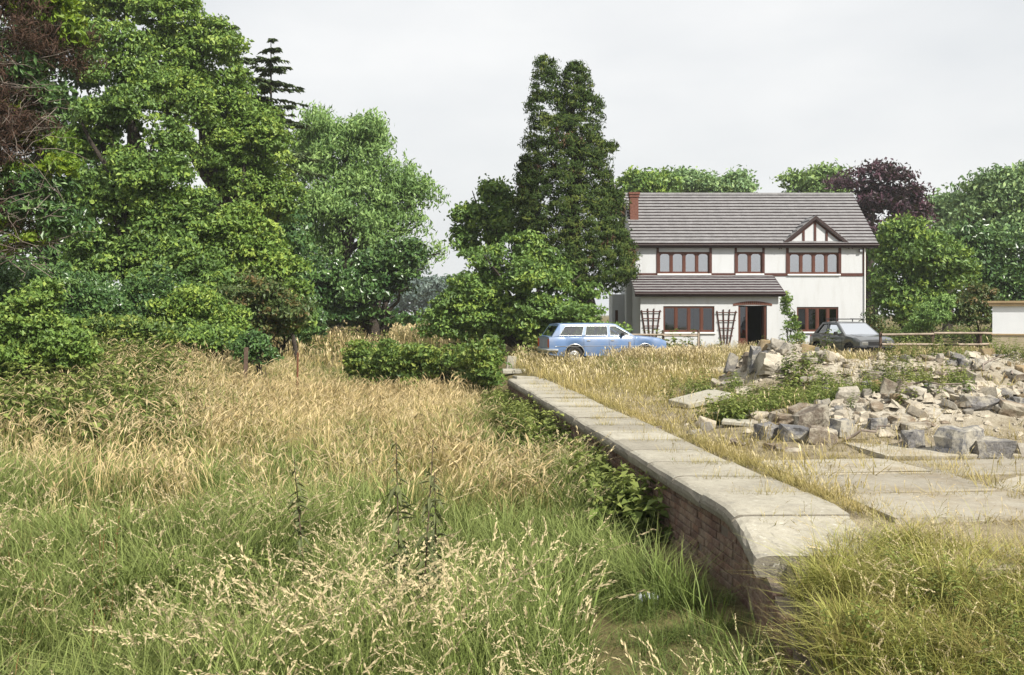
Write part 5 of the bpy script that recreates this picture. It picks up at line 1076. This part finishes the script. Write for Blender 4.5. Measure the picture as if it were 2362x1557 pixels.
# ------------------------------------------------------------------ cars
MT['tyre'] = m_plain('tyre_rubber', (0.025, 0.024, 0.023), 0.85, .2, 6, .2)
MT['chrome'] = m_plain('dull_chrome', (0.6, 0.6, 0.58), 0.3, .1, 6, 0, metal=.9)
MT['steel'] = m_plain('painted_steel_rim', (0.4, 0.4, 0.4), 0.45, .2, 6, 0, metal=.4)
MT['blacktrim'] = m_plain('black_trim', (0.015, 0.015, 0.016), 0.6, .2, 6, 0)
MT['amber'] = m_plain('red_amber_lens', (0.45, 0.07, 0.02), 0.25, .2, 6, 0, spec=.6)
MT['seat'] = m_plain('car_seat_cloth', (0.09, 0.085, 0.08), 0.9, .2, 6, 0)
MT['carglass'] = m_glass('car_glass', (.6, .65, .68), .86)
MT['wsglass'] = m_glass('dusty_windscreen', (.6, .64, .68), .55, .12)
def build_car(name, label, loc, rz, paint, c):
    R = empty(name, loc, rz); tag(R, label, 'car'); par = lambda o: setattr(o, 'parent', R) or o
    hw = c['hw']; xs = sorted(set(np.round(np.concatenate([np.linspace(c['x0'], c['x1'], 34)] + [w_ + np.linspace(-c['ra'], c['ra'], 17) for w_ in c['wx']]), 4)))
    def prof(tab, x): return float(np.interp(x, [t[0] for t in tab], [t[1] for t in tab]))
    def zlow(x):
        z = prof(c['sill'], x)
        for w_ in c['wx']:
            if abs(x - w_) < c['ra']: z = max(z, c['wz'] + math.sqrt(max(0, c['ra'] ** 2 - (x - w_) ** 2)))
        return z
    def wid(x): return hw * prof(c['plan'], x)
    bm = bmesh.new(); rows = []
    for x in xs:
        zb, zt, w_ = zlow(x), prof(c['belt'], x), wid(x); h = zt - zb
        sec = [(w_ * .955, zb), (w_ * .985, zb + h * .25), (w_, zb + h * .5), (w_ * .995, zb + h * .72), (w_ * .972, zb + h * .92), (w_ * .93, zt), (w_ * .6, zt + c['crown'] * .8), (0, zt + c['crown'])]
        rows.append([bm.verts.new((x, -y, z)) for y, z in sec] + [bm.verts.new((x, y, z)) for y, z in sec[-2::-1]])
    n = len(rows[0])
    for a, b, x in zip(rows[:-1], rows[1:], xs):
        for i in range(n - 1):
            if 5 <= i <= 8 and c['cab'][0] < x < c['cab'][1]: continue
            bm.faces.new((a[i], b[i], b[i + 1], a[i + 1]))
    bm.faces.new(rows[0]); bm.faces.new(rows[-1][::-1])
    body = par(bm_obj('body', bm, paint, smooth=True))
    md = body.modifiers.new('edge', 'EDGE_SPLIT'); md.split_angle = math.radians(32)
    # underbody and cabin floor
    par(box('underbody', c['x0'] + .15, c['x1'] - .15, -hw * .8, hw * .8, .2, .5, MT['blacktrim']))
    # greenhouse
    zt, yb = c['roof'], lambda x: wid(x) * .93
    def yz(x, z): b = prof(c['belt'], x); return yb(x) - max(0, z - b) * c['tumble']
    out = c['green']
    for s in (-1, 1):
        bm = bmesh.new(); loops = [out] + c['win']; edges = []
        for lp in loops:
            vs = [bm.verts.new((x, 0, z)) for x, z in lp]
            edges += [bm.edges.new((vs[i], vs[(i + 1) % len(vs)])) for i in range(len(vs))]
        bmesh.ops.triangle_fill(bm, use_beauty=True, edges=edges)
        r = bmesh.ops.extrude_face_region(bm, geom=bm.faces[:])
        ex = {v for v in r['geom'] if isinstance(v, bmesh.types.BMVert)}
        for v in bm.verts: v.co.y = s * (yz(v.co.x, v.co.z) - (.05 if v in ex else 0))
        par(bm_obj('side_frame', bm, paint))
        for lp in c['win']:
            bm = bmesh.new(); bm.faces.new([bm.verts.new((x, s * (yz(x, z) - .025), z)) for x, z in lp]); par(bm_obj('side_window', bm, MT['carglass']))
            cx = np.mean([p[0] for p in lp]); pts = [(x, s * (yz(x, z) + .004), z) for x, z in lp]; A = Acc()
            for p, q in zip(pts, pts[1:] + pts[:1]): A.add(*tube_arr([p, q], [.009, .009], 4))
            A.obj('window_trim', MT['chrome'] if c['chrome'] else MT['blacktrim'], R)
    rx0, rx1 = c['roofx']
    bm = bmesh.new(); rows = []
    for x in np.linspace(rx0, rx1, 9):
        f = (x - rx0) / (rx1 - rx0); zz = zt + c['rcrown'] * (1 - (2 * f - 1) ** 2) - .005; y = yz(x, zt) + .004
        rows.append([bm.verts.new((x, t * y, zz + .035 * (1 - t * t) - (.03 if abs(t) == 1 else 0))) for t in (-1, -.93, -.5, 0, .5, .93, 1)])
    for a, b in zip(rows[:-1], rows[1:]):
        for i in range(6): bm.faces.new((a[i], a[i + 1], b[i + 1], b[i]))
    ro = par(bm_obj('roof', bm, paint, smooth=True)); ro.modifiers.new('t', 'SOLIDIFY').thickness = .03
    def cross(name, x0, z0, x1, z1, glass, fr=.1):        # windscreen or rear window: painted frame and glass
        y0, y1 = yz(x0, z0), yz(x1, z1); q = lambda t, s: Vector((x0 + (x1 - x0) * t, s * (y0 + (y1 - y0) * t) * .985, z0 + (z1 - z0) * t))
        bm = bmesh.new()
        o_ = [q(0, -1), q(0, 1), q(1, 1), q(1, -1)]; i_ = [q(fr * .6, -1 + fr), q(fr * .6, 1 - fr), q(1 - fr, 1 - fr), q(1 - fr, -1 + fr)]
        vo, vi = [bm.verts.new(p) for p in o_], [bm.verts.new(p) for p in i_]
        for k in range(4): bm.faces.new((vo[k], vo[(k + 1) % 4], vi[(k + 1) % 4], vi[k]))
        f = par(bm_obj(name + '_frame', bm, paint)); f.modifiers.new('t', 'SOLIDIFY').thickness = .03
        bm = bmesh.new(); bm.faces.new([bm.verts.new(p) for p in i_]); par(bm_obj(name, bm, glass))
    g = out; cross('rear_window', g[0][0], g[0][1], rx0, zt, MT['carglass'], .14); cross('windscreen', g[-1][0], g[-1][1], rx1, zt, c.get('wsmat', MT['carglass']), .08)
    # seats and dash
    for x in c['seats']:
        for y in (-.36, .36):
            bm = bmesh.new(); add_box(bm, x - .08, x + .08, y - .24, y + .24, .4, .98, bev=.05); add_box(bm, x, x + .45, y - .24, y + .24, .38, .55, bev=.04); par(bm_obj('seat', bm, MT['seat']))
    par(box('dashboard', c['dash'] - .2, c['dash'] + .1, -hw * .85, hw * .85, .6, prof(c['belt'], c['dash']) - .02, MT['seat']))
    V, Fq = tube_arr([(c['dash'] - .3 + .05 * math.sin(t), -.36 + .19 * math.cos(t), .93 + .17 * math.sin(t)) for t in np.linspace(0, 6.283, 17)], np.full(17, .014), 5); par(mesh_np('steering_wheel', V, Fq, MT['blacktrim'], smooth=True))
    # wheels
    for w_ in c['wx']:
        for s in (-1, 1):
            W = empty('wheel'); W.parent = R; W.location = (w_, s * (hw - .1), c['wr']); rr = c['wr']
            def ring(prof_, m, nm, seg=28):
                th = np.arange(seg) / seg * 6.2832; V = np.array([[(r_ * math.cos(t), s * y, r_ * math.sin(t)) for r_, y in prof_] for t in th]).reshape(-1, 3); k = len(prof_)
                i, j = np.meshgrid(np.arange(seg), np.arange(k - 1), indexing='ij'); a = i * k + j; b = ((i + 1) % seg) * k + j
                mesh_np(nm, V, np.stack([a, b, b + 1, a + 1], -1).reshape(-1, 4), m, W, smooth=True)
            ring([(rr * .6, -.09), (rr * .95, -.09), (rr, -.05), (rr, .05), (rr * .95, .085), (rr * .62, .085), (rr * .6, .06)], MT['tyre'], 'tyre')
            ring([(rr * .62, .075), (rr * .58, .03), (rr * .48, .035), (rr * .42, .06), (rr * .3, .05), (.002, .05)], MT['steel'], 'rim')
            ring([(rr * .3, .06), (rr * .26, .085), (.002, .095)], MT['chrome'], 'hub_cap')
            for q in range(8):
                t = q * .785; ox, oz = rr * .5 * math.cos(t), rr * .5 * math.sin(t); V, Fq = tube_arr([(ox, s * .034, oz), (ox, s * .046, oz)], [.022, .0225], 6); mesh_np('rim_slot', np.vstack([V, [[ox, s * .047, oz]]]), Fq, MT['blacktrim'], W)
            pts = [(w_ + (c['ra'] + .004) * math.cos(t), s * (wid(w_ + c['ra'] * math.cos(t)) * .985 + .006), c['wz'] + (c['ra'] + .004) * math.sin(t)) for t in np.linspace(.12, 3.02, 15)]
            V, Fq = tube_arr(pts, np.full(15, .016), 5); par(mesh_np('wheel_arch_trim', V, Fq, MT['chrome'] if c['chrome'] else MT['blacktrim'], smooth=True))
    # bumpers
    for x, d in ((c['x0'], -1), (c['x1'], 1)):
        w_ = wid(x); pts = [(x - d * .3, -hw * 1.0, .46), (x - d * .02, -w_ * 1.0, .46), (x + d * .07, -w_ * .7, .46), (x + d * .08, 0, .46), (x + d * .07, w_ * .7, .46), (x - d * .02, w_, .46), (x - d * .3, hw, .46)]
        V, Fq = tube_arr(pts, np.full(7, .055), 6); V[:, 2] = .46 + (V[:, 2] - .46) * 1.1; par(mesh_np('bumper', V, Fq, MT['chrome'] if c['chrome'] else MT['blacktrim'], smooth=True))
    x0, x1 = c['x0'], c['x1']
    for s in (-1, 1):
        bm = bmesh.new(); add_box(bm, x0 - .015, x0 + .14, s * wid(x0) * .86 - .09, s * wid(x0) * .86 + .1, .55, .86, bev=.02); par(bm_obj('tail_light', bm, MT['amber']))
        bm = bmesh.new(); add_box(bm, x1 - .05, x1 + .012, s * wid(x1) * .7 - .13, s * wid(x1) * .7 + .13, .54, .68, bev=.02); par(bm_obj('headlight', bm, MT['chrome']))
        for hx in c['handles']: par(box('door_handle', hx - .06, hx + .06, s * hw * .985 - .03, s * hw * .985 + .03, .775, .81, MT['chrome'], bev=.008))
        for hx in c['gaps']:
            zs = np.linspace(zlow(hx) + .06, prof(c['belt'], hx), 6); f = [(z - zlow(hx)) / (prof(c['belt'], hx) - zlow(hx)) for z in zs]
            yy = np.interp(f, [0, .25, .5, .72, .92, 1], np.array([.955, .985, 1, .995, .972, .93]) * wid(hx)); V, Fq = tube_arr([(hx, s * (y + .0005), z) for y, z in zip(yy, zs)], np.full(6, .006), 4); par(mesh_np('door_gap', V, Fq, MT['blacktrim']))
        par(box('door_mirror', c['dash'] - .32, c['dash'] - .22, s * (hw + .02) - .07, s * (hw + .02) + .07, prof(c['belt'], c['dash']) + .02, prof(c['belt'], c['dash']) + .13, MT['blacktrim'], bev=.02))
        V, Fq = tube_arr([(x0 + .2, s * (hw * 1.0 + .003), .6), (x1 - .5, s * (hw * 1.0 + .003), .6)], [.008, .008], 4); par(mesh_np('side_strip', V, Fq, MT['chrome'] if c['chrome'] else MT['blacktrim']))
    bm = bmesh.new(); add_box(bm, x1 - .03, x1 + .008, -wid(x1) * .5, wid(x1) * .5, .54, .68); par(bm_obj('grille', bm, MT['blacktrim']))
    if c.get('rack'):
        for x in (rx0 + .25, rx1 - .15):
            A = Acc(); y = yz(x, zt) - .02; A.add(*tube_arr([(x, -y, zt + .13), (x, y, zt + .13)], [.018, .018], 5))
            for s in (-1, 1): A.add(*tube_arr([(x, s * y, zt - .02), (x, s * y, zt + .15)], [.022, .022], 5))
            A.obj('roof_bar', MT['blacktrim'], R)
        A = Acc()
        for s in (-1, 1): A.add(*tube_arr([(rx0 + .2, s * .5, zt + .14), (rx1 - .1, s * .5, zt + .14)], [.015, .015], 5))
        A.obj('roof_rail', MT['blacktrim'], R)
    return R
blue = m_paint('faded_blue_paint', (0.1, 0.175, 0.33), .3, .6, dirt_amt=.4)
EST = dict(hw=.84, x0=-2.15, x1=2.15, ra=.36, wx=(-1.25, 1.33), wz=.31, wr=.3, sill=[(-2.2, .34), (-1.9, .26), (1.8, .26), (2.2, .36)], belt=[(-2.2, .9), (-1.9, .93), (.7, .93), (1.05, .94), (1.9, .86), (2.15, .76)], plan=[(-2.2, .93), (-1.8, .985), (-1, 1), (1.2, 1), (1.8, .97), (2.2, .9)], crown=.035, cab=(-2.0, .95), roof=1.36, tumble=.3, rcrown=.015,
           green=[(-2.05, .92), (-1.72, 1.36), (.28, 1.36), (.98, .93)], win=[[(-1.78, .97), (-1.55, 1.28), (-.88, 1.29), (-.98, .97)], [(-.86, .97), (-.78, 1.29), (-.04, 1.29), (-.04, .97)], [(.06, .97), (.06, 1.29), (.26, 1.29), (.78, .99), (.74, .97)]], roofx=(-1.75, .3), chrome=True, seats=(-.9, .0), dash=.75, handles=(-.75, .12), gaps=(-.92, .0, .92))
carloc = P(1388, 826, 35.6); carloc.z = float(zg(carloc.x, carloc.y)) - .0
build_car('estate_car', 'blue estate car parked in long grass before the round bush', carloc, math.radians(13), blue, EST)
grey = m_paint('dark_grey_paint', (0.11, 0.118, 0.13), .28, .9, metal=.3, dirt_amt=.4)
HAT = dict(hw=.81, x0=-1.85, x1=1.85, ra=.34, wx=(-1.2, 1.2), wz=.29, wr=.285, sill=[(-1.9, .34), (-1.6, .25), (1.5, .25), (1.9, .34)], belt=[(-1.9, .84), (-1.6, .9), (.6, .9), (.9, .91), (1.6, .82), (1.85, .72)], plan=[(-1.9, .9), (-1.5, .98), (-.8, 1), (1.0, 1), (1.5, .97), (1.9, .88)], crown=.04, cab=(-1.5, .8), roof=1.38, tumble=.32, rcrown=.015,
           green=[(-1.62, .9), (-1.05, 1.38), (.05, 1.38), (.85, .91)], win=[[(-1.3, .95), (-.98, 1.3), (-.62, 1.31), (-.55, .95)], [(-.45, .95), (-.5, 1.31), (.02, 1.31), (.62, .97), (.58, .95)]], roofx=(-1.08, .08), chrome=False, seats=(-.75, -.15), dash=.6, handles=(-.35,), gaps=(-.5, .72), rack=True, wsmat=MT['wsglass'])
hl = P(1962, 815, 39.0); hl.z = float(zg(hl.x, hl.y))
build_car('hatchback_car', 'dark grey hatchback with roof bars half hidden in weeds by the house', hl, math.radians(-78), grey, HAT)

# ------------------------------------------------------------------ fences, shed, posts, litter, single plants
def build_misc():
    def fence(label, us, Y0, Y1, rails):
        p = [P(u, 780, Y0 + (Y1 - Y0) * i / (len(us) - 1)) for i, u in enumerate(us)]; Fn = empty('rail_fence', (p[0].x, p[0].y, 0)); tag(Fn, label, 'fence'); o3 = Vector(Fn.location); r = random.Random(len(us))
        for q in p: z = float(zg(q.x, q.y)); V, Fq = tube_arr([(q.x - o3.x, q.y - o3.y, z - .1), (q.x - o3.x + r.uniform(-.03, .03), q.y - o3.y, 1.0)], [.06, .055], 5); mesh_np('post', V, Fq, MT['postwood'], Fn)
        for h in rails:
            for a, b in zip(p[:-1], p[1:]): V, Fq = tube_arr([(a.x - o3.x, a.y - o3.y - .07, h + r.uniform(-.03, .03)), (b.x - o3.x, b.y - o3.y - .07, h + r.uniform(-.03, .03))], [.048, .045], 5); mesh_np('rail', V, Fq, MT['fencewood'], Fn, smooth=True)
    fence('weathered post and rail fence between the hatchback and the white shed', (2032, 2152, 2262, 2340), 36.6, 37.5, (.93, .55))
    fence('low weathered rail fence between the blue car and the house wall', (1440, 1530, 1612), 41, 41, (.8,))
    # shed at the right edge
    a = P(2289, 700, 33); T = empty('shed', (a.x, a.y, 0)); tag(T, 'flat roofed shed with white upper panels and beige base at right edge', 'shed'); T.rotation_euler = (0, 0, math.radians(-28))
    wht = m_plain('white_panel', (.72, .74, .77), .5, .05, 1, .1); bei = m_plain('beige_base', (.42, .36, .25), .8, .15, 2, .3); fas = m_plain('tan_fascia', (.38, .28, .16), .7, .2, 2, .2)
    for o in [box('base_wall', 0, 4.2, 0, 3, -.1, 1.0, bei)] + [box('wall_panel', .002 + i * 1.4, 1.39 + i * 1.4, -.012, 2.98, 1.004, 1.93, wht) for i in range(3)] + [box('batten', -.02, 4.2, -.03, .02, .97, 1.02, fas), box('fascia', -.1, 4.3, -.1, 3.1, 1.93, 2.03, fas), box('roof', -.14, 4.34, -.14, 3.14, 2.034, 2.1, fas)]: o.parent = T
    # posts on the left
    g = P(565, 812, 26.4); g.z = float(zg(g.x, g.y)); o = box('fence_post', -.055, .055, -.05, .05, -.1, 1.15, MT['postwood'], bev=.01); o.location = g; o.rotation_euler = (0, .03, .2); tag(o, 'short dark wooden post in front of the bramble bush', 'post')
    g = P(686, 815, 25); g.z = float(zg(g.x, g.y)); V, Fq = tube_arr([(0, 0, -.1), (0, 0, .7), (.01, 0, 1.35)], [.03, .028, .022], 6); o = mesh_np('iron_rod', V, Fq, MT['rust'], smooth=True); o.location = g; tag(o, 'thin rusty iron rod standing in the tan grass', 'rod')
    g = hit(1452, 815); V, Fq = tube_arr([(0, 0, -.1), (.01, 0, .72)], [.05, .045], 5); o = mesh_np('wooden_stake', V, Fq, MT['fencewood']); o.location = (P(1452, 800, 33.9).x, 33.9, 0); tag(o, 'short wooden stake before the bonnet of the blue car', 'stake')
    g = hit(1612, 822); V, Fq = tube_arr([(0, 0, -.1), (.02, 0, .95)], [.05, .04], 5); o = mesh_np('wooden_stake', V, Fq, MT['fencewood']); o.location = (P(1610, 800, 38).x, 38, 0); tag(o, 'grey wooden stake in front of the large ground floor window', 'stake')
    # crumpled white litter by the wall end
    rr = np.random.default_rng(9); n = 9; X, Yy = np.meshgrid(np.linspace(-.14, .14, n), np.linspace(-.09, .09, n)); Z = .05 + .035 * rr.normal(size=X.shape); Vv = np.stack([X + .012 * rr.normal(size=X.shape), Yy + .012 * rr.normal(size=X.shape), Z], -1).reshape(-1, 3)
    i, j = np.meshgrid(np.arange(n - 1), np.arange(n - 1), indexing='ij'); a_ = i * n + j; o = mesh_np('plastic_wrapper', Vv, np.stack([a_, a_ + 1, a_ + n + 1, a_ + n], -1).reshape(-1, 4), m_plain('white_plastic', (.7, .74, .8), .35, .1, 8, 0))
    o.modifiers.new('t', 'SOLIDIFY').thickness = .004; g = hit(1490, 1392); o.scale = (.65, .65, .65); o.location = (g.x, g.y, g.z + .02); tag(o, 'crumpled white plastic wrapper on the ground near the wall end', 'litter')
    # dark nettle plants standing in the near grass
    net = m_grass('nettle_leaf', (.06, .075, .03), (.105, .125, .05), (.15, .16, .07), (.2, .18, .09), .8)
    rn_ = np.random.default_rng(31)
    for (u, vb, vt, Y, lab) in ((926, 1270, 1008, 7.4, 'tall dark nettle standing leftmost of the close pair in the near grass'), (968, 1290, 1015, 7.2, 'tall dark nettle standing rightmost of the close pair in the near grass'), (1010, 1240, 1080, 8.0, 'shorter dark nettle behind the tall pair in the near grass'), (706, 1215, 1050, 9.0, 'slim dark nettle standing apart from the tall pair towards the left')):
        b = P(u, vb, Y); b.z = float(zg(b.x, b.y)); h = P(u, vt, Y).z - b.z; T = empty('nettle_plant', b); tag(T, lab, 'nettle', 'nettles in the near grass')
        m = 22; V, Fq, nv = [], [], 0; lean = rn_.normal(0, .07, 2)
        for j in range(m):
            t = .3 + .7 * j / m; p = np.array([lean[0] * t * h, lean[1] * t * h, h * t]); L = .13 * (1.1 - .7 * ((j / m) ** 2)) * rn_.uniform(.6, 1.2)
            for q in range(4):
                if rn_.random() < .3: continue
                an = q * 1.571 + (j % 2) * .785 + rn_.normal(0, .4); d = np.array([math.cos(an), math.sin(an), -.5 + rn_.normal(0, .45)]); sd_ = np.array([-math.sin(an), math.cos(an), 0]) * L * .17
                V.append(np.stack([p, p + d * L * .4 + sd_ + [0, 0, .015], p + d * L, p + d * L * .4 - sd_ + [0, 0, .015]])); Fq.append(np.arange(4)[None] + nv); nv += 4
        V = np.concatenate(V); mesh_np('leaves', V, np.concatenate(Fq), net, T, pt_attr={'h': ('FLOAT', np.clip(V[:, 2] / h, 0, 1)), 'rn': ('FLOAT', np.repeat(rn_.random(len(V) // 4), 4)), 'oi': ('FLOAT', np.full(len(V), .3))})
        V, Fq = tube_arr([(0, 0, 0), (lean[0] * h * .5, lean[1] * h * .5, h * .5), (lean[0] * h, lean[1] * h, h)], [.008, .006, .003], 5); mesh_np('stem', V, Fq, MT['postwood'], T, smooth=True)
build_misc()

# ------------------------------------------------------------------ summer haze
def build_haze():
    bm = bmesh.new(); add_box(bm, -640, 640, -60, 720, -3, 26); o = bm_obj('haze', bm, [])
    M = bpy.data.materials.new('summer_haze'); M.use_nodes = True; t = M.node_tree; t.nodes.clear(); out = t.nodes.new('ShaderNodeOutputMaterial'); v = t.nodes.new('ShaderNodeVolumePrincipled')
    v.inputs['Color'].default_value = (.9, .95, 1.0, 1); v.inputs['Density'].default_value = HAZE; v.inputs['Anisotropy'].default_value = 0.2; t.links.new(v.outputs[0], out.inputs['Volume'])
    o.data.materials.clear(); o.data.materials.append(M); tag(o, 'thin summer haze', kind='stuff')
HAZE = 0.00035
build_haze()
